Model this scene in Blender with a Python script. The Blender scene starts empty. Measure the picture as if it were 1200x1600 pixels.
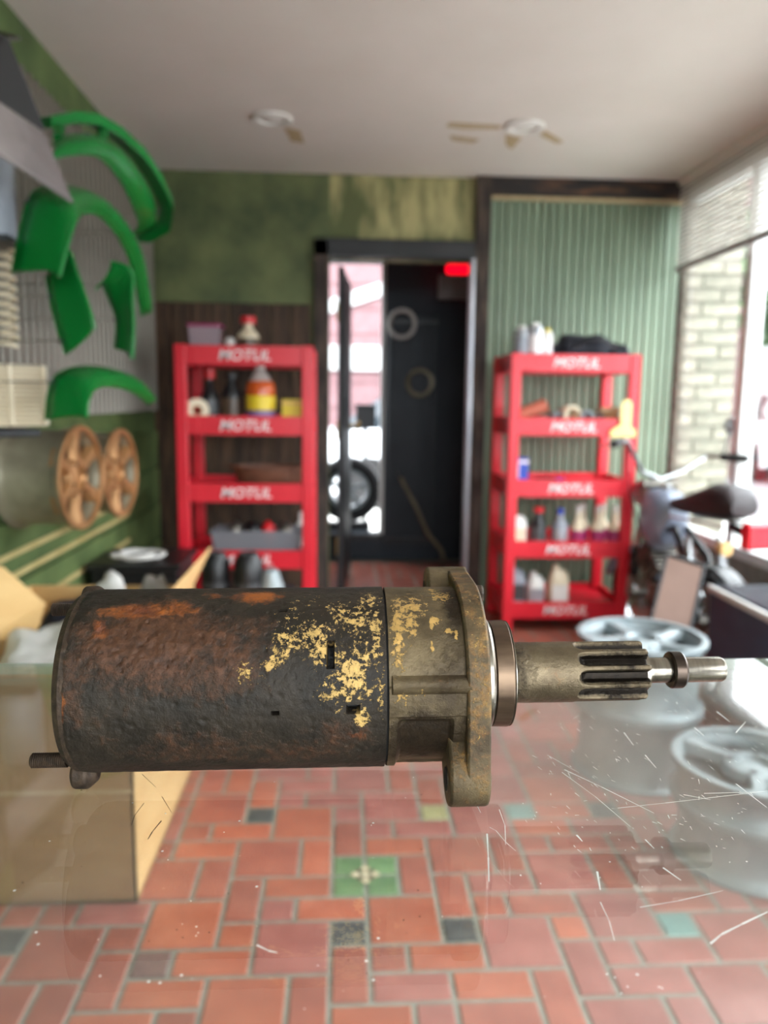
import bpy, bmesh, math, random
from mathutils import Vector, Matrix, noise
random.seed(7)
PI = math.pi
SC = bpy.context.scene
COL = SC.collection

# ------------------------------------------------------------------ camera, sky, exposure
F_PX = 1205.0
CAM = Vector((0.0, 0.0, 1.15))
_Y = Vector(((536 - 600) / F_PX, (800 - 624) / F_PX, -1)).normalized()
_Z = Vector((1, -0.012, 0)).cross(_Y).normalized()
if _Z.y < 0: _Z.negate()
_X = _Y.cross(_Z)
W2C = Matrix((( _X.x, _Y.x, _Z.x), (_X.y, _Y.y, _Z.y), (_X.z, _Y.z, _Z.z)))   # world -> camera
C2W = W2C.transposed()
cam_data = bpy.data.cameras.new('camera')
cam = bpy.data.objects.new('camera', cam_data)
COL.objects.link(cam)
cam.matrix_world = Matrix.Translation(CAM) @ C2W.to_4x4()
cam_data.sensor_fit = 'VERTICAL'
cam_data.sensor_height = 36.0
cam_data.lens = F_PX / 1600 * 36.0
cam_data.clip_start = 0.02
cam_data.dof.use_dof = True
cam_data.dof.focus_distance = 0.345
cam_data.dof.aperture_fstop = 7.6
SC.camera = cam

def at(x, y, Y):
    """design helper: the point at room depth Y seen at photo position x, y"""
    d = C2W @ Vector(((x - 600) / F_PX, (800 - y) / F_PX, -1))
    return CAM + d * (Y / d.y)

world = bpy.data.worlds.new('overcast_sky')
SC.world = world
world.use_nodes = True
bg = world.node_tree.nodes['Background']
bg.inputs['Color'].default_value = (0.90, 0.95, 1.0, 1)
bg.inputs['Strength'].default_value = 3.0
SC.view_settings.view_transform = 'Standard'
SC.view_settings.look = 'None'
SC.view_settings.gamma = 1.0
SC.view_settings.use_curve_mapping = False
SC.view_settings.exposure = 2.25
SC.cycles.transparent_max_bounces = 16
SC.cycles.max_bounces = 8
SC.cycles.diffuse_bounces = 5
SC.cycles.sample_clamp_indirect = 8.0

XL, XR, YB, YF, ZC = -1.0, 1.80, 4.20, -1.6, 2.30
def portal(name, loc, rot, sx, sy):
    l = bpy.data.lights.new(name, 'AREA'); l.shape = 'RECTANGLE'; l.size = sx; l.size_y = sy
    l.cycles.is_portal = True
    o = bpy.data.objects.new(name, l); COL.objects.link(o); o.location = loc; o.rotation_euler = rot
portal('daylight_portal', (XR + 0.12, 1.48, 1.35), (0, math.radians(90), 0), 1.9, 5.4)
portal('front_window_portal', (.55, YF - .14, 1.5), (math.radians(90), 0, 0), 2.1, 1.5)
portal('rear_door_portal', (0.1, 5.75, 1.2), (math.radians(-90), 0, 0), 0.5, 2.2)

# ------------------------------------------------------------------ materials
def lin(c):
    return tuple((v / 255 / 12.92) if v / 255 <= 0.04045 else ((v / 255 + 0.055) / 1.055) ** 2.4 for v in c[:3]) + (1,)
MATS = {}
class NT:
    def __init__(s, name):
        s.m = bpy.data.materials.new(name); s.m.use_nodes = True
        s.t = s.m.node_tree; s.n = s.t.nodes; s.l = s.t.links
        s.p = s.n['Principled BSDF']; s.out = s.n['Material Output']
        MATS[name] = s.m
    def node(s, typ, **kw):
        n = s.n.new(typ)
        for k, v in kw.items():
            if k.startswith('i_'):
                n.inputs[k[2:].replace('_', ' ')].default_value = v
            else: setattr(n, k, v)
        return n
    def ln(s, a, b): s.l.new(a, b)
    def coord(s, kind='Object', scale=(1, 1, 1)):
        c = s.node('ShaderNodeTexCoord'); mp = s.node('ShaderNodeMapping')
        mp.inputs['Scale'].default_value = scale
        s.ln(c.outputs[kind], mp.inputs['Vector']); return mp.outputs['Vector']
    def noise(s, vec, scale, detail=4, rough=0.55):
        n = s.node('ShaderNodeTexNoise'); n.inputs['Scale'].default_value = scale
        n.inputs['Detail'].default_value = detail; n.inputs['Roughness'].default_value = rough
        s.ln(vec, n.inputs['Vector']); return n.outputs['Fac']
    def ramp(s, fac, stops):
        r = s.node('ShaderNodeValToRGB'); e = r.color_ramp.elements
        while len(e) < len(stops): e.new(0.5)
        for el, (p, c) in zip(e, stops): el.position = p; el.color = c
        s.ln(fac, r.inputs['Fac']); return r.outputs['Color']
    def mix(s, fac, a, b, typ='MIX'):
        m = s.node('ShaderNodeMix', data_type='RGBA', blend_type=typ)
        for sock, v in ((m.inputs[0], fac), (m.inputs[6], a), (m.inputs[7], b)):
            if hasattr(v, 'is_linked') or hasattr(v, 'links'): s.ln(v, sock)
            else: sock.default_value = v
        return m.outputs[2]
    def math(s, op, a, b=0.0, clamp=False):
        m = s.node('ShaderNodeMath', operation=op, use_clamp=clamp)
        for sock, v in ((m.inputs[0], a), (m.inputs[1], b)):
            if hasattr(v, 'links'): s.ln(v, sock)
            else: sock.default_value = v
        return m.outputs[0]
    def bump(s, h, strength, dist=0.002):
        b = s.node('ShaderNodeBump'); b.inputs['Strength'].default_value = strength; b.inputs['Distance'].default_value = dist
        s.ln(h, b.inputs['Height']); s.ln(b.outputs['Normal'], s.p.inputs['Normal'])

def simple(name, c1, c2=None, rough=0.6, metal=0.0, scale=6.0, bump=0.0, stretch=(1, 1, 1), spec=0.5, lo=0.35, hi=0.65, rand=0.0, coat=0.0, bdist=0.002, trans=0.0):
    t = NT(name)
    t.p.inputs['Roughness'].default_value = rough
    t.p.inputs['Metallic'].default_value = metal
    t.p.inputs['Specular IOR Level'].default_value = spec
    if coat: t.p.inputs['Coat Weight'].default_value = coat
    c2 = c2 or tuple(min(255, v * 1.12 + 3) for v in c1)
    v = t.coord('Object', stretch)
    n = t.noise(v, scale)
    col = t.ramp(n, [(lo, lin(c1)), (hi, lin(c2))])
    if rand:
        oi = t.node('ShaderNodeObjectInfo')
        hsv = t.node('ShaderNodeHueSaturation')
        val = t.math('MULTIPLY_ADD', oi.outputs['Random'], rand)
        val.node.inputs[2].default_value = 1 - rand / 2
        t.ln(val, hsv.inputs['Value']); t.ln(col, hsv.inputs['Color']); col = hsv.outputs['Color']
    t.ln(col, t.p.inputs['Base Color'])
    if bump: t.bump(n, bump, bdist)
    if trans:
        t.p.inputs['Transmission Weight'].default_value = trans
    return t.m

def glass_mat(name, tint=(0.985, 0.995, 0.985), r0=0.045, rough=0.0, haze=0.0, pw=5.0):
    t = NT(name); t.n.remove(t.p)
    g = t.node('ShaderNodeNewGeometry')
    d = t.node('ShaderNodeVectorMath', operation='DOT_PRODUCT')
    t.ln(g.outputs['Normal'], d.inputs[0]); t.ln(g.outputs['Incoming'], d.inputs[1])
    a = t.math('ABSOLUTE', d.outputs['Value']); b = t.math('SUBTRACT', 1.0, a, True)
    p = t.math('POWER', b, pw); q = t.math('MULTIPLY', p, 1 - r0); fac = t.math('ADD', q, r0, True)
    tr = t.node('ShaderNodeBsdfTransparent'); tr.inputs['Color'].default_value = (*tint, 1)
    gl = t.node('ShaderNodeBsdfGlossy'); gl.inputs['Roughness'].default_value = rough
    gl.inputs['Color'].default_value = (1, 1, 1, 1)
    base = tr.outputs[0]
    if haze:   # thin film of dust and rubbed-in scuffs
        df = t.node('ShaderNodeBsdfDiffuse'); df.inputs['Color'].default_value = (.75, .75, .72, 1)
        m0 = t.node('ShaderNodeMixShader')
        n = t.noise(t.coord('Object'), 9.0, 6, 0.7)
        r = t.ramp(n, [(.35, (0, 0, 0, 1)), (.8, (haze * 2, haze * 2, haze * 2, 1))])
        t.ln(r, m0.inputs[0]); t.ln(tr.outputs[0], m0.inputs[1]); t.ln(df.outputs[0], m0.inputs[2]); base = m0.outputs[0]
    mx = t.node('ShaderNodeMixShader')
    t.ln(fac, mx.inputs[0]); t.ln(base, mx.inputs[1]); t.ln(gl.outputs[0], mx.inputs[2])
    t.ln(mx.outputs[0], t.out.inputs['Surface']); return t.m

def clear_plastic(name, tint, op=0.4, rough=0.15):
    t = NT(name)
    t.p.inputs['Base Color'].default_value = lin(tint); t.p.inputs['Roughness'].default_value = rough
    t.p.inputs['Alpha'].default_value = op; return t.m

def emit(name, c, s):
    t = NT(name); t.p.inputs['Base Color'].default_value = (*c, 1)
    t.p.inputs['Emission Color'].default_value = (*c, 1); t.p.inputs['Emission Strength'].default_value = s; return t.m

M = MATS
simple('ceiling_paint', (212, 207, 199), (218, 213, 206), 0.75, scale=2.5, bump=.05)
simple('plaster_green', (66, 80, 50), (112, 120, 76), 0.7, scale=4.5, bump=.15, lo=.3, hi=.7)
simple('plaster_faded', (92, 100, 62), (176, 168, 118), 0.75, scale=3.2, stretch=(2.4, 1, .7), lo=.42, hi=.62)
simple('wood_dark', (40, 28, 19), (96, 72, 52), 0.75, scale=9, stretch=(6, 6, .6), bump=.3, rand=.7, lo=.35, hi=.75)
simple('wood_frame', (40, 34, 31), (98, 82, 70), 0.8, scale=10, stretch=(4, 4, .6), bump=.3, lo=.4, hi=.8)
simple('wood_beam', (40, 36, 36), (120, 84, 60), 0.8, scale=7, stretch=(.7, 4, 4), bump=.3, lo=.5, hi=.8)
simple('panel_green', (112, 130, 108), (126, 144, 122), 0.5, scale=5, stretch=(3, 3, .5), rand=.16)
simple('door_black', (24, 26, 28), (36, 38, 40), 0.5, scale=6)
simple('wall_slate', (26, 36, 46), (36, 46, 56), 0.6, scale=3)
simple('wall_rear', (70, 66, 60), (96, 90, 80), 0.8, scale=3)
simple('brick_pale', (112, 108, 96), (142, 136, 122), 0.85, scale=14, bump=.3, rand=.3)
simple('mortar', (116, 112, 102), (132, 128, 118), 0.9, scale=20)
simple('wall_left_green', (66, 86, 46), (98, 118, 68), 0.7, scale=4)
simple('tan_strip', (176, 156, 98), (200, 182, 128), 0.6)
simple('rib_metal', (98, 94, 86), (134, 128, 118), 0.38, 0.6, scale=8, stretch=(1, 1, .3))
simple('grout', (128, 128, 116), (150, 148, 136), 0.85, scale=40, bump=.2)
simple('tile_red', (150, 79, 65), (172, 97, 79), 0.34, scale=9, rand=.22, bump=.06)
simple('tile_orange', (170, 88, 64), (188, 105, 79), 0.32, scale=8, rand=.2, bump=.06)
simple('tile_rose', (152, 85, 77), (172, 104, 95), 0.34, scale=10, rand=.2, bump=.06)
simple('tile_dark', (62, 64, 66), (84, 86, 86), 0.35, scale=20, rand=.25)
simple('tile_mauve', (112, 82, 80), (132, 100, 96), 0.35, scale=30, rand=.2)
simple('tile_green', (84, 124, 78), (116, 150, 100), 0.3, scale=10, rand=.25)
simple('tile_teal', (104, 146, 140), (124, 164, 156), 0.3, scale=10)
simple('tile_yellow', (166, 160, 110), (186, 178, 130), 0.3, scale=18)
simple('tile_cream', (206, 190, 156), (222, 206, 176), 0.3, scale=18)
simple('tile_brown', (74, 58, 44), (96, 76, 58), 0.35, scale=18)
simple('shelf_red', (206, 28, 44), (218, 38, 54), 0.36, scale=3, spec=.5)
simple('print_white', (232, 226, 226), (240, 236, 236), 0.5)
simple('flare_green', (6, 112, 44), (10, 124, 50), 0.3, scale=2, spec=.35)
simple('bronze', (168, 122, 78), (194, 148, 102), 0.38, 0.55, scale=12)
simple('bronze_dark', (96, 66, 40), (120, 86, 56), 0.45, 0.5, scale=12)
simple('barrel_grey', (122, 114, 94), (156, 148, 124), 0.42, 0.25, scale=9)
simple('alloy', (124, 134, 138), (150, 158, 160), 0.45, 0.3, scale=12)
simple('alloy_dark', (58, 60, 62), (84, 86, 88), 0.5, 0.5, scale=12)
simple('rubber', (18, 18, 19), (34, 33, 33), 0.75, scale=20)
simple('black_plastic', (14, 15, 17), (24, 25, 28), 0.4, scale=8)
simple('black_cloth', (14, 16, 24), (32, 34, 44), 0.85, scale=14, bump=.4)
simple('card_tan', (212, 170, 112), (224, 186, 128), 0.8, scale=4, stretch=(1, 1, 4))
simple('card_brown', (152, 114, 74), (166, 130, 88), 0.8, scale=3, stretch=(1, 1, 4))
simple('card_edge', (226, 196, 150), (236, 210, 168), 0.85, scale=60)
simple('card_tape', (178, 152, 114), (188, 164, 126), 0.35)
simple('white_plastic', (214, 212, 206), (230, 228, 224), 0.4, scale=6)
simple('paper_white', (206, 204, 200), (228, 226, 222), 0.7, scale=9, bump=.5, bdist=.01)
simple('paper_grey', (128, 124, 118), (170, 164, 156), 0.75, scale=7, bump=.5, bdist=.01)
simple('blue_cloth', (28, 36, 58), (42, 54, 82), 0.85, scale=12, bump=.4)
simple('silver_can', (168, 172, 180), (196, 198, 204), 0.3, 0.5, scale=5)
simple('grey_bottle', (134, 140, 150), (154, 160, 170), 0.4)
simple('cream_plastic', (214, 200, 170), (224, 212, 186), 0.45)
simple('blue_plastic', (28, 60, 160), (36, 74, 182), 0.35)
simple('yellow_label', (222, 196, 40), (236, 208, 60), 0.45)
simple('gold_paint', (232, 204, 128), (240, 214, 144), 0.5)
simple('orange_fluid', (196, 84, 34), (214, 104, 46), 0.25)
simple('purple_label', (96, 78, 130), (130, 112, 158), 0.45)
simple('magenta_label', (150, 40, 92), (168, 54, 108), 0.45)
simple('red_cap', (200, 30, 38), (212, 42, 48), 0.35)
simple('terracotta', (164, 84, 62), (182, 102, 78), 0.7)
simple('wood_bowl', (86, 52, 36), (116, 72, 50), 0.6, scale=8, stretch=(.6, 3, 3))
simple('machined', (112, 104, 94), (168, 160, 148), 0.24, 1.0, scale=30, stretch=(6, 1, 1))
simple('chrome', (150, 152, 154), (172, 174, 176), 0.28, 1.0)
simple('engine_metal', (76, 74, 70), (128, 122, 112), 0.4, 0.7, scale=18)
simple('rack_grey', (46, 49, 54), (60, 63, 68), 0.4, .3)
simple('frame_black', (20, 20, 22), (32, 32, 34), 0.35)
simple('tank_grey', (120, 128, 146), (150, 158, 174), 0.28, .3)
simple('seat_leather', (22, 18, 20), (40, 28, 30), 0.5)
simple('tail_red', (206, 16, 34), (220, 26, 44), 0.2)
simple('bench_black', (52, 68, 88), (62, 80, 102), 0.5)
simple('bench_rib', (70, 76, 86), (96, 102, 112), 0.35, .5)
simple('edge_white', (206, 204, 200), (216, 214, 210), 0.5)
simple('mat_board', (106, 80, 68), (116, 90, 78), 0.7, scale=4)
simple('blind_white', (222, 220, 214), (230, 228, 222), 0.5, spec=.3)
t_ = NT('slat_white'); t_.n.remove(t_.p)
_d = t_.node('ShaderNodeBsdfDiffuse'); _d.inputs['Color'].default_value = lin((226, 224, 218))
_r = t_.node('ShaderNodeBsdfTranslucent'); _r.inputs['Color'].default_value = lin((204, 202, 196))
_m = t_.node('ShaderNodeMixShader'); _m.inputs[0].default_value = .10
t_.ln(_d.outputs[0], _m.inputs[1]); t_.ln(_r.outputs[0], _m.inputs[2]); t_.ln(_m.outputs[0], t_.out.inputs['Surface'])
simple('window_white', (206, 206, 204), (218, 218, 216), 0.45)
simple('panel_grey', (116, 108, 108), (150, 142, 140), 0.3)
simple('brass', (150, 116, 56), (176, 140, 74), 0.35, .9)
simple('scar_tan', (166, 146, 110), (190, 172, 136), 0.85, scale=40)
simple('asphalt', (112, 112, 114), (126, 126, 128), 0.9, scale=8)
simple('pavement', (182, 180, 174), (196, 194, 188), 0.9, scale=6)
simple('house_pink', (104, 76, 78), (112, 84, 86), 0.8)
simple('house_white', (150, 150, 148), (160, 160, 158), 0.8)
simple('leaf_green', (40, 62, 30), (66, 92, 48), 0.7, scale=10)
simple('bark', (84, 70, 58), (110, 94, 78), 0.9)
simple('car_white', (220, 222, 224), (228, 230, 232), 0.25, coat=.5)
simple('car_glass', (40, 48, 54), (52, 60, 66), 0.1)
simple('scratch_white', (214, 214, 208), (226, 226, 220), 0.6)
simple('dust_dark', (60, 46, 34), (80, 62, 46), 0.8)
clear_plastic('tub_clear', (180, 160, 168), .55)
clear_plastic('tub_grey', (140, 142, 148), .6)
clear_plastic('bottle_clear', (216, 206, 200), .6)
clear_plastic('glass_edge', (172, 190, 170), .55, .2)
glass_mat('counter_glass', (0.985, 0.992, 0.982), 0.07, 0.0, .035, 3.7)
glass_mat('pane_glass', (0.98, 0.99, 0.985), 0.04)
emit('exit_red', (1.0, 0.0, 0.012), .4)

# ------------------------------------------------------------------ mesh helpers
class MB:
    def __init__(s): s.v = []; s.f = []
    def add(s, vs, fs):
        b = len(s.v); s.v += [Vector(p) for p in vs]; s.f += [tuple(b + i for i in f) for f in fs]; return s
    def box(s, c, d, rot=None):
        x, y, z = d[0] / 2, d[1] / 2, d[2] / 2; c = Vector(c)
        vs = [Vector(p) for p in ((-x,-y,-z),(x,-y,-z),(x,y,-z),(-x,y,-z),(-x,-y,z),(x,-y,z),(x,y,z),(-x,y,z))]
        if rot is not None: vs = [rot @ p for p in vs]
        return s.add([c + p for p in vs], [(0,3,2,1),(4,5,6,7),(0,1,5,4),(1,2,6,5),(2,3,7,6),(3,0,4,7)])
    def bb(s, x0, x1, y0, y1, z0, z1):
        return s.box(((x0+x1)/2, (y0+y1)/2, (z0+z1)/2), (abs(x1-x0), abs(y1-y0), abs(z1-z0)))
    def rings(s, rings, closed_ends=True, loop=True):
        n = len(rings[0]); vs = [p for r in rings for p in r]; fs = []
        for a in range(len(rings) - 1):
            for k in range(n if loop else n - 1):
                k2 = (k + 1) % n
                fs.append((a*n+k, a*n+k2, (a+1)*n+k2, (a+1)*n+k))
        if closed_ends:
            fs.append(tuple(range(n - 1, -1, -1))); fs.append(tuple((len(rings)-1)*n + k for k in range(n)))
        return s.add(vs, fs)
    def lathe(s, prof, origin=(0,0,0), axis=(0,0,1), n=24, caps=True, ang=(0, 2*PI)):
        o = Vector(origin); a = Vector(axis).normalized()
        u = a.orthogonal().normalized(); w = a.cross(u)
        full = abs(ang[1] - ang[0] - 2*PI) < 1e-6
        m = n if full else n + 1
        R = []
        for r, h in prof:
            R.append([o + a*h + (u*math.cos(ang[0] + (ang[1]-ang[0])*k/n) + w*math.sin(ang[0] + (ang[1]-ang[0])*k/n))*max(r, 1e-5) for k in range(m)])
        return s.rings(R, caps and full, full)
    def ring(s, r0, r1, h0, h1, origin, axis, n=32):
        return s.lathe([(r0,h0),(r1,h0),(r1,h1),(r0,h1),(r0,h0)], origin, axis, n, caps=False)
    def cyl(s, p0, p1, r0, r1=None, n=16):
        p0 = Vector(p0); p1 = Vector(p1); d = p1 - p0
        return s.lathe([(r0, 0), (r0 if r1 is None else r1, d.length)], p0, d, n)
    def tube(s, path, r, n=8):
        P = [Vector(p) for p in path]; R = []; up = None
        for i, p in enumerate(P):
            t = (P[min(i+1, len(P)-1)] - P[max(i-1, 0)]).normalized()
            if up is None: up = t.orthogonal().normalized()
            up = (up - t*up.dot(t)).normalized(); w = t.cross(up)
            rr = r[i] if isinstance(r, (list, tuple)) else r
            R.append([p + (up*math.cos(2*PI*k/n) + w*math.sin(2*PI*k/n))*rr for k in range(n)])
        return s.rings(R)
    def prism(s, poly, d):
        """poly: 3D points of one face, d: extrusion vector"""
        n = len(poly); P = [Vector(p) for p in poly]; d = Vector(d)
        return s.add(P + [p + d for p in P], [tuple(range(n)), tuple(range(2*n-1, n-1, -1))] + [(k, n+k, n+(k+1) % n, (k+1) % n) for k in range(n)])
    def build(s, name, mat, parent=None, smooth=30, bevel=0.0, seg=2, fix=True):
        me = bpy.data.meshes.new(name)
        me.from_pydata([tuple(p) for p in s.v], [], s.f)
        if fix:
            bm = bmesh.new(); bm.from_mesh(me)
            bmesh.ops.recalc_face_normals(bm, faces=bm.faces); bm.to_mesh(me); bm.free()
        me.materials.append(M[mat] if isinstance(mat, str) else mat)
        if smooth:
            me.shade_smooth(); me.set_sharp_from_angle(angle=math.radians(smooth))
        o = bpy.data.objects.new(name, me); COL.objects.link(o)
        if parent is not None: o.parent = parent
        if bevel:
            b = o.modifiers.new('bevel', 'BEVEL'); b.width = bevel; b.segments = seg; b.limit_method = 'ANGLE'
        return o
def tag(o, label, cat, group=None, kind=None):
    if label: o['label'] = label
    if cat: o['category'] = cat
    if group: o['group'] = group
    if kind: o['kind'] = kind
    return o
def thing(name, label, cat, loc=(0,0,0), rz=0.0, group=None):
    o = bpy.data.objects.new(name, None); o.empty_display_size = .05; COL.objects.link(o)
    o.location = loc; o.rotation_euler = (0, 0, rz)
    return tag(o, label, cat, group)
def struct(o): o['kind'] = 'structure'; return o
def dup(root, loc=None, rz=None, label=None):
    r = root.copy(); COL.objects.link(r)
    if loc is not None: r.location = loc
    if rz is not None: r.rotation_euler = (0, 0, rz)
    if label: r['label'] = label
    for ch in list(root.children):
        c = ch.copy(); COL.objects.link(c); c.parent = r
        for g in ch.children:
            d = g.copy(); COL.objects.link(d); d.parent = c
    return r
def piece(mesh, name, parent, loc, mat=None):
    o = bpy.data.objects.new(name, mesh); COL.objects.link(o); o.parent = parent; o.location = loc
    if mat:
        o.material_slots[0].link = 'OBJECT'; o.material_slots[0].material = M[mat]
    return o
def text(name, body, size, mat, parent, loc, rot, shear=0.25, ext=0.001, off=0.0, sx=1.0):
    cu = bpy.data.curves.new(name, 'FONT'); cu.body = body; cu.size = size; cu.align_x = 'CENTER'; cu.align_y = 'CENTER'
    cu.extrude = ext; cu.shear = shear; cu.offset = off; cu.resolution_u = 3
    tmp = bpy.data.objects.new(name + '_tmp', cu); COL.objects.link(tmp)
    dg = bpy.context.evaluated_depsgraph_get(); me = bpy.data.meshes.new_from_object(tmp.evaluated_get(dg))
    bpy.data.objects.remove(tmp); bpy.data.curves.remove(cu)
    me.materials.clear(); me.materials.append(M[mat])
    o = bpy.data.objects.new(name, me); COL.objects.link(o); o.parent = parent
    o.location = loc; o.rotation_euler = rot; o.scale = (sx, 1, 1); return o

# ------------------------------------------------------------------ the room shell
T = 0.12
floor = struct(MB().bb(XL - T, XR + T, YF - T, 5.62, -0.12, -0.0035).build('floor', 'grout', smooth=0))
ceiling = struct(MB().bb(XL - T, XR + T, YF - T, 5.62, ZC, ZC + .1).build('ceiling', 'ceiling_paint', smooth=0))
DX0, DX1, DZ = -0.075, 0.690, 1.885          # doorway
w = MB().bb(XL - T, DX0, YB, YB + T, 0, ZC).bb(DX1, XR + T, YB, YB + T, 0, ZC)
wall_back = struct(w.build('wall_back', 'plaster_green', smooth=0))
above = MB().bb(DX0, DX1, YB, YB + T, DZ, ZC).build('faded_plaster', 'plaster_faded', wall_back, smooth=0)
wall_left = struct(MB().bb(XL - T, XL, YF, YB, 0, ZC).build('wall_left', 'wall_left_green', smooth=0))
WY0, WY1, WZ0 = -1.2, 4.18, 0.45            # shop window in the right wall
w = MB().bb(XR, XR + T, WY1, YB, 0, ZC).bb(XR, XR + T, YF, WY0, 0, ZC).bb(XR, XR + T, WY0, WY1, 0, WZ0).bb(XR, XR + T, WY0, WY1, 2.24, ZC)
wall_right = struct(w.build('wall_right', 'mortar', smooth=0))
w = MB().bb(XL - T, -.4, YF - T, YF, 0, ZC).bb(1.5, XR + T, YF - T, YF, 0, ZC).bb(-.4, 1.5, YF - T, YF, 0, .85).bb(-.4, 1.5, YF - T, YF, 2.15, ZC)
wall_front = struct(w.build('wall_front', 'wall_rear', smooth=0))
win2 = struct(MB().bb(-.4, -.34, YF - .09, YF - .02, .85, 2.15).bb(1.44, 1.5, YF - .09, YF - .02, .85, 2.15).bb(-.34, 1.44, YF - .09, YF - .02, .85, .91).bb(-.34, 1.44, YF - .09, YF - .02, 2.09, 2.15).build('window_2', 'window_white', smooth=0))
MB().bb(.52, .58, YF - .08, YF - .03, .91, 2.09).build('mullion', 'window_white', win2, smooth=0)
for a, b in ((-.34, .52), (.58, 1.44)): MB().bb(a, b, YF - .058, YF - .052, .91, 2.09).build('pane', 'pane_glass', win2, smooth=0)

# brick pier just outside the far end of the window
PY = 4.162
pier = struct(MB().bb(XR + .003, 2.12, PY, PY + .5, -.12, 3.2).build('wall_outside', 'mortar', smooth=0))
bk = MB().box((0, 0, 0), (.205, .016, .062)).build('brick', 'brick_pale', pier, smooth=0, bevel=.004, seg=1)
bh = MB().box((0, 0, 0), (.098, .016, .062)).build('brick', 'brick_pale', pier, smooth=0, bevel=.004, seg=1)
for r in range(32):
    z = .26 + r * .073
    for k, (x, h) in enumerate([(1.915, 0), (2.075, 1)] if r % 2 == 0 else [(1.862, 1), (2.022, 0)]):
        loc = (x, PY - .006 + random.uniform(-.003, .002), z)
        if r == 0 and k == 0: bk.location = loc; continue
        if r == 1 and k == 0: bh.location = loc; continue
        o = (bh if h else bk).copy(); COL.objects.link(o); o.location = loc

# window frame, mullions and panes
win = struct(MB().bb(XR + .01, XR + .09, WY0, WY0 + .055, WZ0, 2.24)
             .bb(XR + .01, XR + .09, WY0, WY1, WZ0, WZ0 + .05).bb(XR + .01, XR + .09, WY0, WY1, 2.19, 2.24).build('window_1', 'window_white', smooth=0, bevel=.006))
for y in (3.49, 1.95, .40):
    MB().bb(XR + .015, XR + .085, y - .03, y + .03, WZ0 + .05, 2.19).build('mullion', 'window_white', win, smooth=0, bevel=.005)
for a, b in ((3.52, WY1 - .036), (1.98, 3.46), (.43, 1.92), (WY0 + .055, .37)):
    MB().bb(XR + .046, XR + .054, a, b, WZ0 + .05, 2.19).build('pane', 'pane_glass', win, smooth=0)

# venetian blind in front of the window head
blind = thing('venetian_blind', 'half drawn white venetian blind across the top of the shop window', 'blind', (XR - .04, 1.4, ZC))
BY0, BY1 = -1.2, 4.13
MB().bb(-.025, .025, BY0 - 1.4, BY1 - 1.4, -.03, .0).build('head_rail', 'blind_white', blind, smooth=0)
sl = MB(); L2 = (BY1 - BY0) / 2; R_ = []
for k in range(6):
    a = -1 + 2 * k / 5; R_.append((a * .0130, .0055 * (1 - a * a)))
ca, sa = math.cos(math.radians(60)), math.sin(math.radians(60))
prof = [(x * ca - z * sa, x * sa + z * ca) for x, z in R_]
sl.rings([[Vector((x, y, z)) for x, z in prof] for y in (-L2, L2)], False, False)
slat0 = sl.build('slat', 'slat_white', blind); slat0.location = (0, (BY0 + BY1) / 2 - 1.4, -.038)
for k in range(1, 18):
    o = slat0.copy(); COL.objects.link(o); o.location = (0, (BY0 + BY1) / 2 - 1.4, -.038 - k * .0232)
MB().bb(-.014, .014, BY0 - 1.4, BY1 - 1.4, -.464, -.440).build('bottom_rail', 'panel_grey', blind, smooth=0, bevel=.003)
for y in (-2.2, -1.2, -.2, .8, 1.8, 2.55):
    MB().cyl((-.014, y, -.03), (-.014, y, -.44), .0012, n=6).build('cord', 'white_plastic', blind)

# back wall: dark wood planks, frame, green boards, beam
pm = MB().box((0, 0, 0), (.1, .022, 1.64)).build('plank', 'wood_dark', wall_back, smooth=0, bevel=.003, seg=1)
pm.location = (XL + .052, YB - .011, .82)
for k in range(1, 8):
    o = pm.copy(); COL.objects.link(o); o.location = (XL + .052 + k * .1035, YB - .011 + random.uniform(-.003, .002), .82)
MB().bb(-.152, -.078, YB - .05, YB + .02, 0, 1.97).build('door_jamb', 'wood_frame', wall_back, smooth=0, bevel=.004)
MB().bb(-.152, .70, YB - .05, YB + .02, DZ, 1.975).build('door_header', 'door_black', wall_back, smooth=0, bevel=.004)
MB().bb(.69, .765, YB - .055, YB + .02, 0, ZC).build('door_post', 'wood_frame', wall_back, smooth=0, bevel=.004)
MB().bb(.765, XR, YB - .05, YB, 2.205, ZC).build('beam', 'wood_beam', wall_back, smooth=0, bevel=.004)
MB().bb(.765, XR, YB - .055, YB, 2.19, 2.203).build('beam_lip', 'scar_tan', wall_back, smooth=0)
nb = 23; bw_ = (XR - .766) / nb
brd = MB()
brd.prism([(-bw_/2, 0, 0), (-bw_/2 + .006, -.016, 0), (bw_/2 - .010, -.016, 0), (bw_/2 - .004, -.004, 0), (bw_/2, 0, 0)], (0, 0, 2.19))
b0 = brd.build('panel_board', 'panel_green', wall_back, smooth=0); b0.location = (.766 + bw_ / 2, YB, 0)
for k in range(1, nb):
    o = b0.copy(); COL.objects.link(o); o.location = (.766 + bw_ * (k + .5), YB, 0)

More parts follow.
